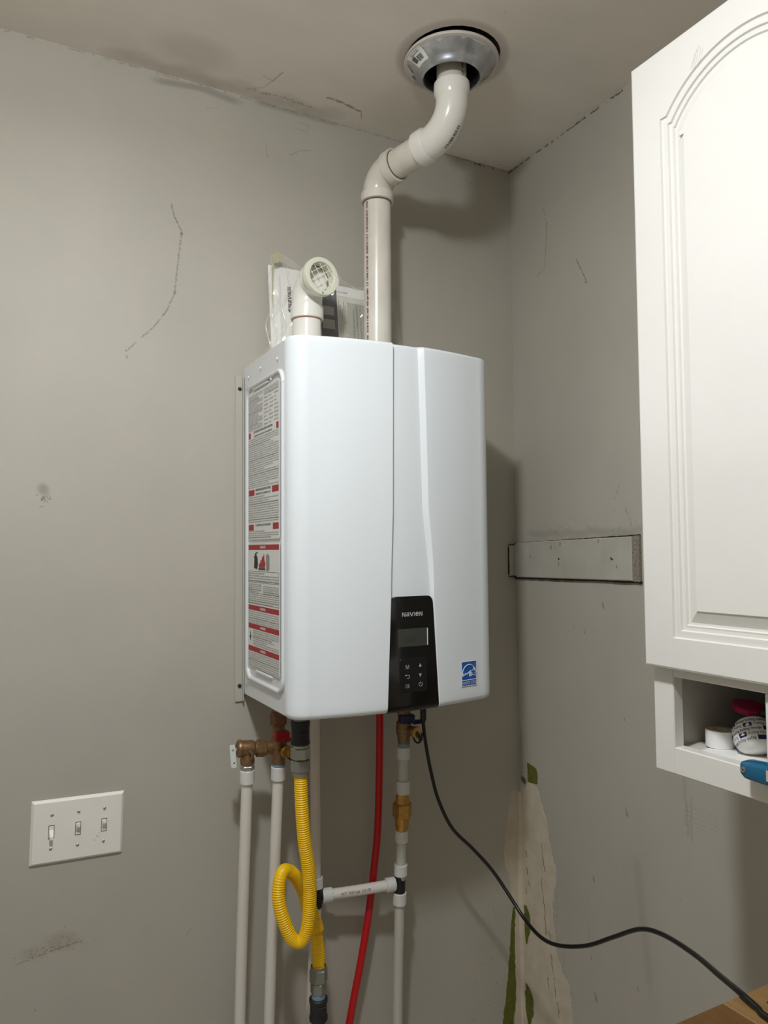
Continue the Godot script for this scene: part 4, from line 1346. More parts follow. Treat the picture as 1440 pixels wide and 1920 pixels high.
	pex("tube", [Vector3(-0.6783, 1.026, 0.105), Vector3(-0.6784, 0.978, 0.101), Vector3(-0.6819, 0.5235, 0.060), Vector3(-0.685, 0.005, 0.035)], 0.0111, M.pex, t)
	ring(Vector3(-0.6783, 1.0235, 0.1050), Vector3(0, -1, -0.08), 0.0145, 0.027, t)

func build_gas() -> void:
	var x := -0.6691
	var z := 0.2
	var t := thing("gas_hose", "yellow corrugated gas hose hanging in a loop below the heater", "hose", Vector3(x, 1.03, z))
	var raw := PackedVector3Array([Vector3(-0.6692, 1.045, 0.2), Vector3(-0.6690, 1.0299, 0.2), Vector3(-0.6663, 0.9623, 0.2), Vector3(-0.6604, 0.9015, 0.1980), Vector3(-0.6518, 0.8525, 0.1950), Vector3(-0.6467, 0.8032, 0.1900), Vector3(-0.6470, 0.7538, 0.1850), Vector3(-0.6516, 0.7232, 0.1800), Vector3(-0.6626, 0.7098, 0.1750), Vector3(-0.6789, 0.7224, 0.1700), Vector3(-0.6941, 0.7642, 0.1650), Vector3(-0.6986, 0.7977, 0.1600), Vector3(-0.6935, 0.8265, 0.1550), Vector3(-0.6809, 0.8370, 0.1480), Vector3(-0.6596, 0.8199, 0.1380), Vector3(-0.6379, 0.7870, 0.1260), Vector3(-0.6189, 0.7421, 0.1140), Vector3(-0.6034, 0.6951, 0.1100), Vector3(-0.5985, 0.6526, 0.1150), Vector3(-0.5982, 0.6132, 0.1150)])
	var path := even(smooth(raw, 10), 0.0007)
	var rad := []
	for i in path.size():
		var a := path[maxi(0, i - 12)]
		var b := path[mini(path.size() - 1, i + 12)]
		var turn := (path[i] - a).normalized().angle_to((b - path[i]).normalized())
		var amp := clampf(1.25 - turn * 3.6, 0.12, 1.0)
		var flare := 0.0
		if i > path.size() * 0.6 and path[i].y > 0.688 and path[i].y < 0.78: flare = clampf((0.78 - path[i].y) / 0.09, 0.0, 1.0) * 0.0042
		rad.append(0.0122 + flare + 0.00075 * amp * cos(TAU * i * 0.0007 / 0.0042))
	var s := Soup.new()
	s.tube(path, rad, 18)
	part("corrugated_tube", s, M.yellow, t, 60.0)
	s = Soup.new()
	s.lathe([Vector2(0.014, 0), Vector2(0.0158, 0.0005), Vector2(0.0158, 0.006), Vector2(0.0165, 0.0075)], Vector3(x, 1.0290, z), Vector3.UP, 24)
	hexnut(s, Vector3(x, 1.0360, z), Vector3.UP, 0.0196, 0.022, 0.55)
	part("lower_nut", s, M.zinc, t)
	s = Soup.new()
	hexnut(s, Vector3(x, 1.0590, z), Vector3.UP, 0.0188, 0.021, 0.15)
	s.lathe([Vector2(0.013, 0), Vector2(0.0150, 0.0005), Vector2(0.0150, 0.006)], Vector3(x, 1.0800, z), Vector3.UP, 24)
	part("upper_nut", s, M.steel, t)
	s = Soup.new()
	hexnut(s, Vector3(-0.5983, 0.5905, 0.115), Vector3.UP, 0.0182, 0.026, 0.3)
	s.lathe([Vector2(0.0155, 0), Vector2(0.016, 0.003), Vector2(0.015, 0.006)], Vector3(-0.5983, 0.6160, 0.115), Vector3.UP, 24)
	hexnut(s, Vector3(-0.5984, 0.5685, 0.115), Vector3.UP, 0.0160, 0.022, 0.0)
	part("end_nut", s, M.zinc, t)

	t = thing("gas_coupling", "black iron coupling joining the yellow hose to the heater's underside", "coupling", Vector3(x, 1.086, z))
	s = Soup.new()
	s.lathe([Vector2(0.0, 0), Vector2(0.0160, 0), Vector2(0.0180, 0.0015), Vector2(0.0182, 0.0065), Vector2(0.0168, 0.0085), Vector2(0.0168, 0.034), Vector2(0.0182, 0.036), Vector2(0.0182, 0.043), Vector2(0.0165, 0.045), Vector2(0, 0.045)], Vector3(x, 1.0855, z), Vector3.UP, 30)
	s.box(Vector3(x, 1.1035, z + 0.0162), Vector3(0.016, 0.016, 0.003), 0.001)
	part("sleeve", s, M.iron, t)
	s = Soup.new()
	s.lathe([Vector2(0, 0), Vector2(0.0135, 0), Vector2(0.0135, 0.021), Vector2(0, 0.021)], Vector3(x, 1.1290, z), Vector3.UP, 24)
	part("nipple", s, M.zinc, t)

	t = thing("gas_pipe", "black iron gas pipe and coupling under the lower end of the yellow hose", "pipe", Vector3(-0.5985, 0.0, 0.115))
	s = Soup.new()
	s.lathe([Vector2(0.0, 0), Vector2(0.0160, 0), Vector2(0.0184, 0.0015), Vector2(0.0186, 0.008), Vector2(0.0168, 0.011), Vector2(0.0168, 0.033), Vector2(0.0186, 0.036), Vector2(0.0186, 0.042), Vector2(0.0165, 0.044), Vector2(0, 0.044)], Vector3(-0.5986, 0.5160, 0.115), Vector3.UP, 30)
	s.box(Vector3(-0.5986, 0.538, 0.1315), Vector3(0.017, 0.019, 0.003), 0.001)
	part("coupling", s, M.iron, t)
	s = Soup.new()
	s.lathe([Vector2(0, 0), Vector2(0.0134, 0), Vector2(0.0134, 0.515), Vector2(0, 0.515)], Vector3(-0.5986, 0.003, 0.115), Vector3.UP, 24)
	part("tube", s, M.iron, t)
	s = Soup.new()
	s.lathe([Vector2(0, 0), Vector2(0.0140, 0), Vector2(0.0134, 0.009), Vector2(0, 0.009)], Vector3(-0.5985, 0.5600, 0.115), Vector3.UP, 24)
	part("thread_tape", s, M.teflon, t)

func build_cold() -> void:
	var t := thing("cold_water_valve", "brass valve with a dark blue handle under the control panel", "valve", Vector3(-0.389, 1.025, 0.1))
	var x := -0.3890
	var z := 0.1
	var s := Soup.new()
	s.lathe([Vector2(0.0, 0.0), Vector2(0.0128, 0.0), Vector2(0.0138, 0.005), Vector2(0.0138, 0.014), Vector2(0.0165, 0.022), Vector2(0.0172, 0.034), Vector2(0.0160, 0.046), Vector2(0.0125, 0.050), Vector2(0.0125, 0.062), Vector2(0.0150, 0.064), Vector2(0.0150, 0.086), Vector2(0.0120, 0.089), Vector2(0.0120, 0.120), Vector2(0, 0.120)], Vector3(x, 1.0300, z), Vector3.UP, 28)
	s.lathe([Vector2(0.0105, 0.0), Vector2(0.0105, 0.024)], Vector3(x + 0.004, 1.0600, z + 0.004), Vector3(0.3, -0.03, 1), 24)
	part("body", s, M.bronze, t)
	s = Soup.new()
	s.lathe([Vector2(0, 0.0), Vector2(0.0120, 0.0), Vector2(0.0124, 0.002), Vector2(0.0124, 0.0075), Vector2(0.0112, 0.009), Vector2(0, 0.0092)], Vector3(x + 0.011, 1.0590, z + 0.027), Vector3(0.3, -0.03, 1), 26)
	part("drain_cap", s, M.brass, t)
	s = Soup.new()
	s.tube(smooth(PackedVector3Array([Vector3(x + 0.012, 1.060, z + 0.037), Vector3(x + 0.016, 1.053, z + 0.040), Vector3(x + 0.021, 1.045, z + 0.037)]), 5), [0.0022], 8)
	s.tube(smooth(PackedVector3Array([Vector3(x + 0.006, 1.049, z + 0.030), Vector3(x + 0.010, 1.040, z + 0.032), Vector3(x + 0.018, 1.036, z + 0.032), Vector3(x + 0.025, 1.042, z + 0.033), Vector3(x + 0.026, 1.056, z + 0.033)]), 5), [0.0021], 8)
	s.box(Vector3(x + 0.020, 1.0465, z + 0.037), Vector3(0.009, 0.012, 0.006), 0.002)
	part("cap_strap", s, M.rubber, t)
	s = Soup.new()
	s.box(Vector3(x + 0.001, 1.0850, z + 0.012), Vector3(0.034, 0.019, 0.018), 0.003)
	s.box(Vector3(x + 0.030, 1.0760, z + 0.014), Vector3(0.030, 0.009, 0.010), 0.002)
	said(part("handle", s, M.blue_plastic, t), "dark blue handle")
	s = Soup.new()
	s.lathe([Vector2(0.0, 0.0), Vector2(0.0130, 0.0), Vector2(0.0134, 0.007), Vector2(0, 0.007)], Vector3(x, 1.0235, z), Vector3.UP, 24)
	part("thread_tape", s, M.teflon, t)

	t = thing("cold_water_riser", "white plastic riser with a brass check valve and a black tee below the blue-handled valve", "pipe", Vector3(-0.384, 0.0, 0.04))
	pex("upper_tube", [Vector3(-0.3900, 1.026, 0.1), Vector3(-0.3910, 0.9967, 0.1), Vector3(-0.3914, 0.92, 0.0965)], 0.0111, M.pex_cold, t)
	ring(Vector3(-0.3903, 1.0230, 0.1), Vector3.DOWN, 0.0142, 0.026, t)
	ring(Vector3(-0.3910, 0.9500, 0.098), Vector3.DOWN, 0.0146, 0.028, t)
	var q := Vector3(-0.3913, 0.843, 0.0915)
	s = Soup.new()
	s.lathe([Vector2(0.0, 0.0), Vector2(0.0128, 0.0), Vector2(0.0135, 0.004), Vector2(0.0155, 0.020), Vector2(0.0160, 0.030)], q, Vector3(0, 1, 0.05), 28)
	s.lathe([Vector2(0.016, 0.058), Vector2(0.0150, 0.068), Vector2(0.0130, 0.076), Vector2(0.0120, 0.080), Vector2(0, 0.080)], q, Vector3(0, 1, 0.05), 28)
	hexnut(s, q + Vector3(0, 0.029, 0.0015), Vector3(0, 1, 0.05), 0.0212, 0.030, 0.2)
	said(part("check_valve", s, M.brass, t, 30.0), "bright brass check valve")
	pex("middle_tube", [Vector3(-0.3912, 0.846, 0.0905), Vector3(-0.3911, 0.80, 0.0870), Vector3(-0.3908, 0.735, 0.0815)], 0.0109, M.pex_cold, t)
	ring(Vector3(-0.3912, 0.8430, 0.0903), Vector3(0, -1, -0.05), 0.0142, 0.026, t)
	ring(Vector3(-0.3908, 0.7680, 0.0842), Vector3(0, -1, -0.05), 0.0146, 0.024, t)
	s = Soup.new()
	s.lathe([Vector2(0, 0), Vector2(0.0118, 0), Vector2(0.0118, 0.044), Vector2(0, 0.044)], Vector3(-0.3912, 0.7040, 0.0790), Vector3(0, 1, 0.05), 24)
	s.lathe([Vector2(0, 0), Vector2(0.0100, 0), Vector2(0.0100, 0.020), Vector2(0, 0.02)], Vector3(-0.3910, 0.7250, 0.0800), Vector3(-1, 0, -0.1), 24)
	part("tee", s, M.tee_black, t)
	ring(Vector3(-0.3912, 0.7065, 0.0792), Vector3(0, -1, -0.06), 0.0150, 0.026, t)
	pex("lower_tube", [Vector3(-0.3912, 0.700, 0.0788), Vector3(-0.3905, 0.66, 0.0755), Vector3(-0.3839, 0.4154, 0.0500), Vector3(-0.377, 0.005, 0.03)], 0.0111, M.pex_cold, t)

	t = thing("crossover_pipe", "short level white plastic pipe joining two risers behind the yellow hose and red pipe", "pipe", Vector3(-0.48, 0.715, 0.065))
	pex("tube", [Vector3(-0.552, 0.7262, 0.0565), Vector3(-0.48, 0.7245, 0.066), Vector3(-0.405, 0.7250, 0.0770)], 0.0111, M.pex, t)
	s = Soup.new()
	letters(s, "HOT  NSF-pw  3/4 IN", Transform3D(Basis(Vector3(1, -0.01, 0.13).normalized(), Vector3.UP, Vector3(-0.13, 0, 1).normalized()), Vector3(-0.495, 0.7275, 0.0760)), 0.0060, 0.065, false, 0, 6.0)
	part("red_print", s, M.pipe_red_ink, t.get_node("tube"), 0.0)
	var dv := Vector3(-0.405, 0.7250, 0.0770) - Vector3(-0.552, 0.7262, 0.0565)
	ring(Vector3(-0.5645, 0.7260, 0.0552), dv, 0.0148, 0.022, t)
	ring(Vector3(-0.4230, 0.7253, 0.0740), dv, 0.0148, 0.021, t)

	t = thing("recirculation_pipe", "pinkish white plastic pipe against the wall directly behind the yellow gas hose", "pipe", Vector3(-0.5725, 0.0, 0.04))
	pex("tube", [Vector3(-0.5816, 1.149, 0.06), Vector3(-0.5814, 1.0718, 0.06), Vector3(-0.5782, 0.7726, 0.055), Vector3(-0.5768, 0.70, 0.0540), Vector3(-0.5900, 0.45, 0.048), Vector3(-0.5960, 0.005, 0.03)], 0.0108, mat(rgb(220, 210, 200), 0.4), t)
	s = Soup.new()
	s.lathe([Vector2(0, 0), Vector2(0.0122, 0), Vector2(0.0122, 0.040), Vector2(0, 0.040)], Vector3(-0.5770, 0.7060, 0.0545), Vector3.UP, 24)
	s.lathe([Vector2(0, 0), Vector2(0.0122, 0), Vector2(0.0122, 0.0122), Vector2(0, 0.0122)], Vector3(-0.5770, 0.7258, 0.0545), Vector3(1, 0, 0.05), 24)
	part("tee", s, M.tee_black, t)
	ring(Vector3(-0.5772, 0.7460, 0.055), Vector3.UP, 0.0145, 0.022, t)

	t = thing("red_water_pipe", "red plastic water pipe curving down the back wall under the heater", "pipe", Vector3(-0.5, 0.0, 0.03))
	pex("tube", [Vector3(-0.4268, 1.149, 0.06), Vector3(-0.4268, 1.0823, 0.06), Vector3(-0.4266, 0.9596, 0.055), Vector3(-0.4295, 0.8318, 0.05), Vector3(-0.4379, 0.74, 0.045), Vector3(-0.4492, 0.6493, 0.04), Vector3(-0.4669, 0.5496, 0.035), Vector3(-0.4909, 0.4327, 0.03), Vector3(-0.535, 0.2, 0.025), Vector3(-0.552, 0.005, 0.025)], 0.0080, M.red_pex, t)

	t = thing("power_cord", "black power cord hanging from the heater and running across to the wooden worktop", "cord", Vector3(-0.3578, 1.149, 0.13))
	var pts := [Vector3(-0.3570, 1.149, 0.13), Vector3(-0.3572, 1.0961, 0.13), Vector3(-0.3568, 1.0709, 0.1300), Vector3(-0.3506, 1.0246, 0.1300), Vector3(-0.3392, 0.9695, 0.1300), Vector3(-0.3241, 0.9083, 0.1350), Vector3(-0.2958, 0.8463, 0.1450), Vector3(-0.2553, 0.8018, 0.1600), Vector3(-0.2189, 0.7553, 0.1830), Vector3(-0.2010, 0.7110, 0.2200), Vector3(-0.1945, 0.6798, 0.2600), Vector3(-0.1995, 0.6690, 0.3200), Vector3(-0.2030, 0.6812, 0.3800), Vector3(-0.1991, 0.7118, 0.4500), Vector3(-0.2003, 0.7584, 0.5200), Vector3(-0.2177, 0.8110, 0.6000), Vector3(-0.2405, 0.8379, 0.6700), Vector3(-0.2901, 0.8672, 0.7700), Vector3(-0.3470, 0.8945, 0.8600), Vector3(-0.3880, 0.9150, 0.9220), Vector3(-0.3960, 0.9145, 0.9500), Vector3(-0.4015, 0.9143, 0.9669), Vector3(-0.405, 0.9143, 1.05), Vector3(-0.36, 0.9143, 1.2)]
	pex("cable", pts, 0.0038, M.rubber, t)
	s = Soup.new()
	s.lathe([Vector2(0, 0), Vector2(0.0044, 0), Vector2(0.0066, 0.006), Vector2(0.0070, 0.07), Vector2(0, 0.07)], Vector3(-0.3571, 1.0790, 0.13), Vector3.UP, 20)
	part("strain_relief", s, M.rubber, t)

# ---------------------------------------------------------------- right wall, cabinet, worktop
func build_board() -> void:
	var t := thing("wall_board", "long flat painted board on the right wall with dark gaps along its edges", "board", Vector3(0, 1.42, 0.2))
	var right := Transform3D(Basis(Vector3(0, 0, 1), Vector3(0, 1, 0), Vector3(-1, 0, 0)), Vector3(0, 0, 0))
	var s := Soup.new()
	var pts := PackedVector2Array([Vector2(0.0018, 1.385), Vector2(0.014, 1.378), Vector2(0.40, 1.3815), Vector2(0.40, 1.4748), Vector2(0.20, 1.4700), Vector2(0.012, 1.4648), Vector2(0.0018, 1.458)])
	s.prism(pts, right, 0.0095, 0.002)
	s.box(Vector3(-0.0125, 1.4205, 0.0035), Vector3(0.021, 0.079, 0.007), 0.002)
	var b := part("panel", s, M.board, t)
	s = Soup.new()
	s.prism(PackedVector2Array([Vector2(0.40, 1.3805), Vector2(0.4190, 1.3795), Vector2(0.4195, 1.4765), Vector2(0.40, 1.4755)]), right, 0.0085, 0.001)
	said(part("rough_end", s, M.end_grain, t), "rough bare end of the board")
	s = Soup.new()
	var rng := RandomNumberGenerator.new()
	rng.seed = 6
	var strip := func(z0: float, z1: float, ya: float, yb: float, h: float) -> void:
		var o := PackedVector2Array()
		for i in 41: o.append(Vector2(lerpf(z0, z1, i / 40.0), lerpf(ya, yb, i / 40.0) - h * rng.randf_range(0.3, 1.0)))
		for i in 41: o.append(Vector2(lerpf(z1, z0, i / 40.0), lerpf(yb, ya, i / 40.0) + h * rng.randf_range(0.2, 0.9)))
		s.prism(o, right, 0.0052)
	strip.call(0.002, 0.42, 1.3768, 1.3792, 0.0030)
	strip.call(0.002, 0.418, 1.4635, 1.4772, 0.0024)
	s.box(Vector3(-0.012, 1.3805, 0.0040), Vector3(0.022, 0.0016, 0.007))
	s.box(Vector3(-0.012, 1.4608, 0.0040), Vector3(0.022, 0.0014, 0.007))
	s.box(Vector3(-0.0235, 1.4205, 0.0020), Vector3(0.0016, 0.070, 0.004))
	part("dark_gap", s, M.gap, t)
	s = Soup.new()
	for q in [Vector3(0.175, 1.4255, 0.0024), Vector3(0.3415, 1.4275, 0.0016), Vector3(0.3455, 1.4262, 0.0022), Vector3(0.343, 1.4300, 0.0012)]: s.prism(circle(Vector2(q.x, q.y), q.z, 10), right, 0.0099)
	part("screw_hole", s, M.gap, b)
	s = Soup.new()
	for q in [[0.148, 1.453, 0.004], [0.180, 1.461, 0.004], [0.305, 1.466, 0.003], [0.174, 1.414, 0.003], [0.358, 1.411, 0.003], [0.07, 1.43, 0.003]]: s.prism(ragged([Vector2(q[0] - q[2] * 0.5, q[1] - q[2] * 1.6), Vector2(q[0] + q[2] * 0.5, q[1] - q[2]), Vector2(q[0] + q[2] * 0.7, q[1] + q[2]), Vector2(q[0], q[1] + q[2] * 1.4)], 0.001, 3), right, 0.0097)
	part("scuff", s, mat(rgb(128, 122, 110), 0.8), b)

func build_cabinet() -> void:
	var z0 := 0.7275
	var z1 := 1.10
	var yb := 1.1227
	var yt := 2.19
	var t := thing("wall_cabinet", "white wall cabinet with an arched raised-panel door and open cubbies below", "cabinet", Vector3(-0.155, yb, (z0 + z1) / 2))
	var s := Soup.new()
	s.box(Vector3(-0.145, (yb + yt) / 2, z0 + 0.010), Vector3(0.29, yt - yb, 0.018))
	s.box(Vector3(-0.145, (yb + yt) / 2, z1 - 0.010), Vector3(0.29, yt - yb, 0.018))
	s.box(Vector3(-0.145, yt - 0.009, (z0 + z1) / 2), Vector3(0.29, 0.018, z1 - z0 - 0.04))
	s.box(Vector3(-0.146, 1.2755, (z0 + z1) / 2), Vector3(0.288, 0.014, z1 - z0 - 0.038))
	s.box(Vector3(-0.146, 1.1500, (z0 + z1) / 2), Vector3(0.288, 0.014, z1 - z0 - 0.038))
	s.box(Vector3(-0.006, (yb + yt) / 2, (z0 + z1) / 2), Vector3(0.01, yt - yb - 0.04, z1 - z0 - 0.04))
	s.box(Vector3(-0.15, 1.2130, 0.9195), Vector3(0.28, 0.111, 0.012))
	part("case", s, M.cabinet_in, t)
	s = Soup.new()
	var bar := func(za: float, ya: float, zb: float, ye: float) -> void:
		s.box(Vector3(-0.3, (ya + ye) / 2, (za + zb) / 2), Vector3(0.02, ye - ya, zb - za), 0.0015)
	bar.call(z0, yb, z0 + 0.0365, yt)
	bar.call(z1 - 0.0365, yb, z1, yt)
	bar.call(z0 + 0.0363, yb, z1 - 0.0363, 1.1620)
	bar.call(z0 + 0.0363, 1.2630, z1 - 0.0363, 1.300)
	bar.call(z0 + 0.0363, yt - 0.04, z1 - 0.0363, yt)
	bar.call(0.9100, 1.1618, 0.9290, 1.2632)
	part("face_frame", s, M.cabinet, t, 20.0)
	# the door
	s = Soup.new()
	var dz0 := 0.7305
	var dz1 := 1.0995
	var dy0 := 1.277
	var dy1 := 2.1875
	var zc := 0.915
	var yc := 1.988
	var NA := 28
	var contour := func(d: float, x: float) -> Array:
		var c := []
		var ys := 2.0825 - d
		var R := 0.152 - d
		var zs := sqrt(maxf(0.0, R * R - pow(ys - yc, 2.0)))
		var za := 0.7845 + d
		var zb := 2.0 * zc - za
		c.append(Vector3(x, dy0 + 0.0457 + d, za))
		c.append(Vector3(x, ys, za))
		var a0 := atan2(ys - yc, -zs)
		var a1 := atan2(ys - yc, zs)
		for i in NA + 1:
			var a := lerpf(a0, a1, float(i) / NA)
			c.append(Vector3(x, yc + R * sin(a), zc + R * cos(a)))
		c.append(Vector3(x, ys, zb))
		c.append(Vector3(x, dy0 + 0.0457 + d, zb))
		return c
	var outer := func(inset: float, x: float) -> Array:
		var c := [Vector3(x, dy0 + inset, dz0 + inset), Vector3(x, 2.0825, dz0 + inset)]
		for i in NA + 1: c.append(Vector3(x, dy1 - inset, lerpf(dz0 + inset, dz1 - inset, float(i) / NA)))
		c.append(Vector3(x, 2.0825, dz1 - inset))
		c.append(Vector3(x, dy0 + inset, dz1 - inset))
		return c
	var X := -0.331
	var loops := [outer.call(0.0, -0.3105), outer.call(0.0, X + 0.0045), outer.call(0.0012, X + 0.0015), outer.call(0.004, X), contour.call(0.0, X)]
	for q in [[0.0016, 0.0030], [0.0040, 0.0036], [0.0085, 0.0030], [0.0110, 0.0036], [0.0124, 0.0066], [0.0165, 0.0072], [0.0190, 0.0064], [0.0205, 0.0095], [0.0235, 0.0098], [0.0400, 0.0026], [0.0412, 0.0010]]: loops.append(contour.call(q[0], X + q[1]))
	for k in loops.size() - 1:
		var a: Array = loops[k]
		var b: Array = loops[k + 1]
		for i in a.size():
			var n := (i + 1) % a.size()
			s.quad(a[i], a[n], b[n], b[i])
	s.fix(0)
	var door := part("door", s, M.cabinet, t, 24.0)
	s = Soup.new()
	var face: Array = contour.call(0.0411, X + 0.0010)
	var flat := PackedVector2Array()
	for p in face: flat.append(Vector2(p.z, p.y))
	s.prism(flat, Transform3D(Basis(Vector3(0, 0, 1), Vector3(0, 1, 0), Vector3(-1, 0, 0)), Vector3(X + 0.009, 0, 0)), 0.0080)
	part("raised_panel", s, M.cabinet, door)
	s = Soup.new()
	for i in 5:
		var zz := 0.842 + i * 0.0035
		s.prism(PackedVector2Array([Vector2(zz, 2.126 - i * 0.001), Vector2(zz + 0.0012, 2.126), Vector2(zz + 0.008, 2.152 - absf(i - 2) * 0.004), Vector2(zz + 0.007, 2.152 - absf(i - 2) * 0.004)]), Transform3D(Basis(Vector3(0, 0, 1), Vector3(0, 1, 0), Vector3(-1, 0, 0)), Vector3(X, 0, 0)), 0.0002)
	part("scuff", s, mat(rgb(198, 197, 192), 0.6), door)

func build_cubby_items() -> void:
	var y := 1.1575
	var t := thing("paper_sheet", "thin white paper sheet lying flat under the things in the open cubby", "paper", Vector3(-0.22, y, 0.83))
	var s := Soup.new()
	s.box(Vector3(-0.22, y + 0.0004, 0.835), Vector3(0.12, 0.0006, 0.115), 0.0, Basis.from_euler(Vector3(0, 0.12, 0)))
	s.box(Vector3(-0.245, y + 0.0011, 0.84), Vector3(0.07, 0.0006, 0.09), 0.0, Basis.from_euler(Vector3(0, -0.2, 0)))
	part("sheet", s, M.paper, t)
	t = thing("tape_roll", "small white tape roll lying flat in the open cubby under the cabinet door", "tape roll", Vector3(-0.240, y + 0.0016, 0.7860))
	s = Soup.new()
	s.lathe([Vector2(0.0, 0), Vector2(0.0195, 0), Vector2(0.0202, 0.001), Vector2(0.0202, 0.0235), Vector2(0.0195, 0.0245)], origin, Vector3.UP, 32)
	part("wrap", s, M.paper, t)
	s = Soup.new()
	s.lathe([Vector2(0.0196, 0.0244), Vector2(0.0188, 0.0248), Vector2(0.0095, 0.0246), Vector2(0.0090, 0.0210), Vector2(0.0, 0.0208)], origin, Vector3.UP, 32)
	part("tape_edge", s, M.tape_tan, t)
	# paper wrapped roll leaning over
	var c := Vector3(-0.236, y + 0.0255, 0.8400)
	t = thing("wrapped_roll", "fat roll wrapped in white paper with rows of blue lettering, in the open cubby", "roll", c - Vector3(0, 0.0255, 0))
	var ax := Vector3(0.35, 0.78, -0.52).normalized()
	s = Soup.new()
	s.lathe([Vector2(0.0, -0.022), Vector2(0.010, -0.0218), Vector2(0.019, -0.0195), Vector2(0.0262, -0.013), Vector2(0.0290, -0.005), Vector2(0.0290, 0.007), Vector2(0.0270, 0.016), Vector2(0.020, 0.0225), Vector2(0.0, 0.024)], c, ax, 36)
	part("wrapper", s, M.paper, t)
	s = Soup.new()
	var words := Soup.new()
	var p := ax.cross(Vector3.UP).normalized()
	var q := ax.cross(p)
	var toward := Vector3(-0.8, 0.25, 0.55)
	var a_mid := atan2(toward.dot(q), toward.dot(p))
	for row in 5:
		for k in 7:
			var mid := a_mid - 1.7 + k * 0.52 + row * 0.17
			var h: float = -0.012 + row * 0.0066
			var bend := func(v: Vector3) -> Vector3:
				var a: float = mid + v.x / 0.029
				var hh: float = h + v.y
				var r := 0.0295 if hh > -0.005 and hh < 0.007 else lerpf(0.0295, 0.0273, clampf((absf(hh - 0.001) - 0.006) / 0.009, 0.0, 1.0))
				return c + ax * hh + (p * cos(a) + q * sin(a)) * r
			if (row * 2 + k) % 4 == 0:
				var f := s.v.size()
				s.prism(rounded(-0.0058, -0.0030, 0.0058, 0.0030, 0.001, 2), Transform3D(), 0.0)
				s.map_all(bend, f)
			else:
				var f := words.v.size()
				letters(words, ["Pulling", "line tape", "Pulling", "sealing"][(row + k) % 4], Transform3D(), 0.0036, 0.0135, row % 2 == 0, 0, 6.0)
				words.map_all(bend, f)
	part("blue_mark", s, mat(rgb(66, 70, 122), 0.6), t, 0.0)
	part("lettering", words, mat(rgb(72, 72, 96), 0.6), t, 0.0)
	# black container with a pink cap behind the roll
	var foot := Vector3(-0.150, y, 0.868)
	t = thing("black_container", "black container with a pink cap tilted at the back of the open cubby", "container", foot)
	var lean_dir := Vector3(-0.42, 0.42, -0.80).normalized()
	s = Soup.new()
	s.lathe([Vector2(0.0, 0), Vector2(0.018, 0), Vector2(0.021, 0.003), Vector2(0.023, 0.055), Vector2(0.021, 0.070), Vector2(0.0, 0.072)], foot + Vector3(0, 0.021, 0), lean_dir, 32)
	part("body", s, M.rubber, t)
	s = Soup.new()
	s.lathe([Vector2(0.0, 0.0), Vector2(0.024, 0.0), Vector2(0.025, 0.002), Vector2(0.025, 0.007), Vector2(0.023, 0.009), Vector2(0.0, 0.010)], foot + Vector3(0, 0.021, 0) + lean_dir * 0.062 + Vector3(-0.006, 0.001, -0.026), Vector3(-0.05, 1, 0.22), 28)
	part("cap", s, M.pink, t)
	# blue tool clipped on the front of the shelf
	t = thing("blue_tool", "glossy blue pocket tool clipped over the front edge of the open cubby", "tool", Vector3(-0.33, 1.153, 0.925))
	s = Soup.new()
	var sec := []
	for k in 13:
		var f := k / 12.0
		var z := lerpf(0.8880, 0.972, f)
		var h := 0.0135 * (0.86 + 0.14 * sin(PI * f)) * (0.75 if k == 0 else 1.0)
		sec.append([z, h, 0.0125 * (0.7 if k == 0 else 1.0)])
	s.grid(func(i: int, j: int) -> Vector3:
		var e: Array = sec[j]
		var a := TAU * i / 20.0
		var cx := signf(cos(a)) * pow(absf(cos(a)), 0.6)
		var cy := signf(sin(a)) * pow(absf(sin(a)), 0.6)
		return Vector3(-0.3236 + e[2] * cx, 1.1665 + e[1] * cy + 0.001 * sin(e[0] * 40.0), e[0]), 20, 12)
	for k in [0, 12]:
		var f := s.v.size()
		for i in 20:
			var pt := func(n: int) -> Vector3:
				var e: Array = sec[k]
				var a := TAU * n / 20.0
				return Vector3(-0.3236 + e[2] * signf(cos(a)) * pow(absf(cos(a)), 0.6), 1.1665 + e[1] * signf(sin(a)) * pow(absf(sin(a)), 0.6) + 0.001 * sin(e[0] * 40.0), e[0])
			s.tri(Vector3(-0.3236, 1.1665, sec[k][0]), pt.call(i), pt.call(i + 1))
		s.face_to(f, Vector3.FORWARD if k == 0 else Vector3.BACK)
	part("body", s, M.blue_gloss, t, 50.0)
	s = Soup.new()
	s.lathe([Vector2(0.0012, 0), Vector2(0.0040, 0), Vector2(0.0036, 0.0014), Vector2(0.0012, 0.0014)], Vector3(-0.3357, 1.1665, 0.8950), Vector3.LEFT, 18)
	part("eyelet", s, M.steel, t)
	s = Soup.new()
	s.box(Vector3(-0.3362, 1.1668, 0.9355), Vector3(0.001, 0.0135, 0.016), 0.0003)
	part("paper_label", s, M.tape_tan, t)
	s = Soup.new()
	s.box(Vector3(-0.300, 1.1628, 0.9000), Vector3(0.030, 0.0012, 0.010))
	s.box(Vector3(-0.2865, 1.157, 0.9000), Vector3(0.0012, 0.012, 0.010))
	part("clip", s, M.steel, t)

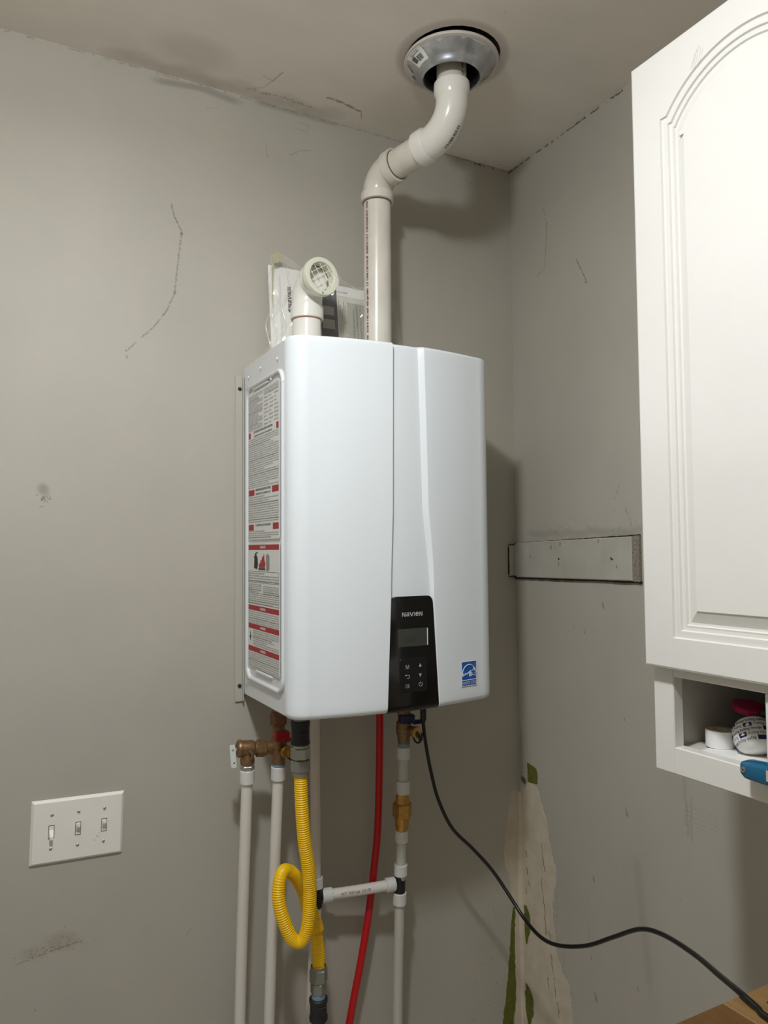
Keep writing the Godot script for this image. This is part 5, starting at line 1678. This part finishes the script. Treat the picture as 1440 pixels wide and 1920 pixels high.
func build_counter() -> void:
	var t := thing("worktop", "butcher-block wooden worktop against the right wall below the cabinet", "worktop", Vector3(-0.32, 0.872, 1.5))
	var xs := [-0.635, -0.585, -0.500, -0.416, -0.330, -0.245, -0.165, -0.080, -0.002]
	var tones := [[rgb(122, 92, 54), rgb(148, 114, 72)], [rgb(112, 80, 44), rgb(134, 98, 58)], [rgb(92, 64, 30), rgb(114, 80, 42)], [rgb(126, 96, 56), rgb(150, 118, 74)]]
	var ms := []
	for k in 4:
		var m := mottled(mat(Color.WHITE, 0.45), 60 + k, 0.03, tones[k][0], tones[k][1], Vector3(9, 9, 0.9))
		ms.append(m)
	for i in 8:
		var s := Soup.new()
		s.box(Vector3((xs[i] + xs[i + 1]) / 2, 0.8905, 1.52), Vector3(xs[i + 1] - xs[i] - 0.0006, 0.039, 1.204), 0.0012)
		part("stave", s, ms[[0, 3, 2, 3, 0, 1, 3, 0][i]], t)
	var s := Soup.new()
	s.prism(ragged([Vector2(-0.006, -0.003), Vector2(0.003, -0.005), Vector2(0.007, 0.001), Vector2(0.002, 0.005), Vector2(-0.005, 0.003)], 0.001, 2), Transform3D(Basis(Vector3(1, 0, 0), Vector3(0, 0, -1), Vector3(0, 1, 0)), Vector3(-0.366, 0.9098, 0.946)), 0.0004)
	part("knot", s, mat(rgb(58, 36, 20), 0.6), t)

func build_switches() -> void:
	var c := Vector3(-1.0384, 0.9343, 0.0)
	var t := thing("light_switch", "white three-gang toggle switch plate on the wall left of the pipes", "light switch", c)
	var xf := Transform3D(Basis.from_euler(Vector3(0, 0, deg_to_rad(-1.6))), c)
	var s := Soup.new()
	var out := PackedVector2Array([Vector2(-0.0812, -0.058), Vector2(0.0812, -0.058), Vector2(0.0812, 0.058), Vector2(-0.0812, 0.058)])
	s.prism(out, xf, 0.0062, 0.0044)
	part("plate", s, M.switch_plate, t, 20.0)
	for k in 3:
		var x := (k - 1) * 0.046
		s = Soup.new()
		s.prism(rounded(x - 0.0052, -0.0122, x + 0.0052, 0.0122, 0.0008, 2), xf, 0.0064)
		part("slot", s, M.switch_dark, t)
		s = Soup.new()
		s.prism(rounded(x - 0.0042, -0.0108, x + 0.0042, 0.0108, 0.0008, 2), xf, 0.0070, 0.0004)
		var up := 1.0 if k > 0 else -1.0
		# lever tapering outwards
		var f := s.v.size()
		var b0 := [Vector3(x - 0.0036, -0.005, 0.006), Vector3(x + 0.0036, -0.005, 0.006), Vector3(x + 0.0036, 0.005, 0.006), Vector3(x - 0.0036, 0.005, 0.006)]
		var off := Vector3(0, up * 0.0085, 0.0165)
		var b1 := []
		for q in b0: b1.append(Vector3(x + (q.x - x) * 0.82, q.y * 0.55, 0.0) + off)
		for i in 4: s.quad(xf * b0[i], xf * b0[(i + 1) % 4], xf * b1[(i + 1) % 4], xf * b1[i])
		s.quad(xf * b1[0], xf * b1[1], xf * b1[2], xf * b1[3])
		s.quad(xf * b0[3], xf * b0[2], xf * b0[1], xf * b0[0])
		s.fix(f)
		part("toggle", s, M.switch_plate, t, 20.0)
		for g in [1.0, -1.0]:
			s = Soup.new()
			s.lathe([Vector2(0, 0.0075), Vector2(0.0018, 0.0074), Vector2(0.0031, 0.0062), Vector2(0.0031, 0.0055)], xf * Vector3(x, g * 0.0305, 0.0), xf.basis.z, 16)
			var sc := part("screw", s, M.screw, t)
			s = Soup.new()
			s.box(xf * Vector3(x, g * 0.0305, 0.0074), Vector3(0.0052, 0.0009, 0.0006), 0.0, Basis.from_euler(Vector3(0, 0, [0.5, -0.6, 1.2, 0.35, 0.05, 1.35][k + (0 if g > 0 else 3)])))
			part("screw_slot", s, M.switch_dark, sc)
	s = Soup.new()
	for q in [[0.038, -0.014, 0.0007], [0.0335, -0.019, 0.0009], [0.038, -0.0205, 0.0007], [0.030, -0.026, 0.0008]]: s.prism(circle(Vector2(q[0], q[1]), q[2], 8), xf, 0.0064)
	part("speck", s, M.switch_dark, t)

func _ready() -> void:
	# camera
	var cam := Camera3D.new()
	cam.name = "camera"
	cam.fov = 68.48
	cam.near = 0.02
	cam.far = 20.0
	var yaw := 0.4877
	var pitch := 0.0482
	var roll := -0.0083
	var f := Vector3(sin(yaw) * cos(pitch), sin(pitch), -cos(yaw) * cos(pitch))
	var r := f.cross(Vector3.UP).normalized()
	var u := r.cross(f)
	var rr := r * cos(roll) + u * sin(roll)
	var uu := -r * sin(roll) + u * cos(roll)
	cam.transform = Transform3D(Basis(rr, uu, -f), Vector3(-1.2008, 1.4541, 1.547))
	add_child(cam)
	cam.make_current()
	# sky seen through nothing: the room is closed
	var we := WorldEnvironment.new()
	we.name = "world_environment"
	var env := Environment.new()
	env.background_mode = Environment.BG_COLOR
	env.background_color = Color(0.1, 0.1, 0.1)
	env.tonemap_mode = Environment.TONE_MAPPER_LINEAR
	env.tonemap_exposure = 0.95
	env.sdfgi_enabled = true
	env.ssao_enabled = true
	env.ssil_enabled = true
	we.environment = env
	add_child(we)
	# the ceiling light
	var down := AreaLight3D.new()
	down.name = "ceiling_lamp_light"
	down.area_size = Vector2(0.1, 0.1)
	down.light_color = Color(0.97, 0.985, 1.0)
	down.light_energy = 1.2
	down.area_range = 8.0
	down.shadow_enabled = true
	down.transform = Transform3D(Basis(Vector3(1, 0, 0), Vector3(0, 0, -1), Vector3(0, 1, 0)), Vector3(-1.1, 2.318, 1.0))
	add_child(down)
	var round_light := OmniLight3D.new()
	round_light.name = "ceiling_lamp_glow"
	round_light.light_size = 0.05
	round_light.light_color = Color(0.97, 0.985, 1.0)
	round_light.light_energy = 0.36
	round_light.omni_range = 8.0
	round_light.omni_attenuation = 2.0
	round_light.shadow_enabled = true
	round_light.position = Vector3(-1.1, 2.350, 1.0)
	add_child(round_light)

	make_materials()
	build_room()
	build_lamp()
	build_heater()
	build_cabinet()
	build_counter()
	build_vent()
	build_flange()
	build_intake()
	build_papers()
	build_hot_valve()
	build_gas()
	build_cold()
	build_board()
	build_cubby_items()
	build_switches()
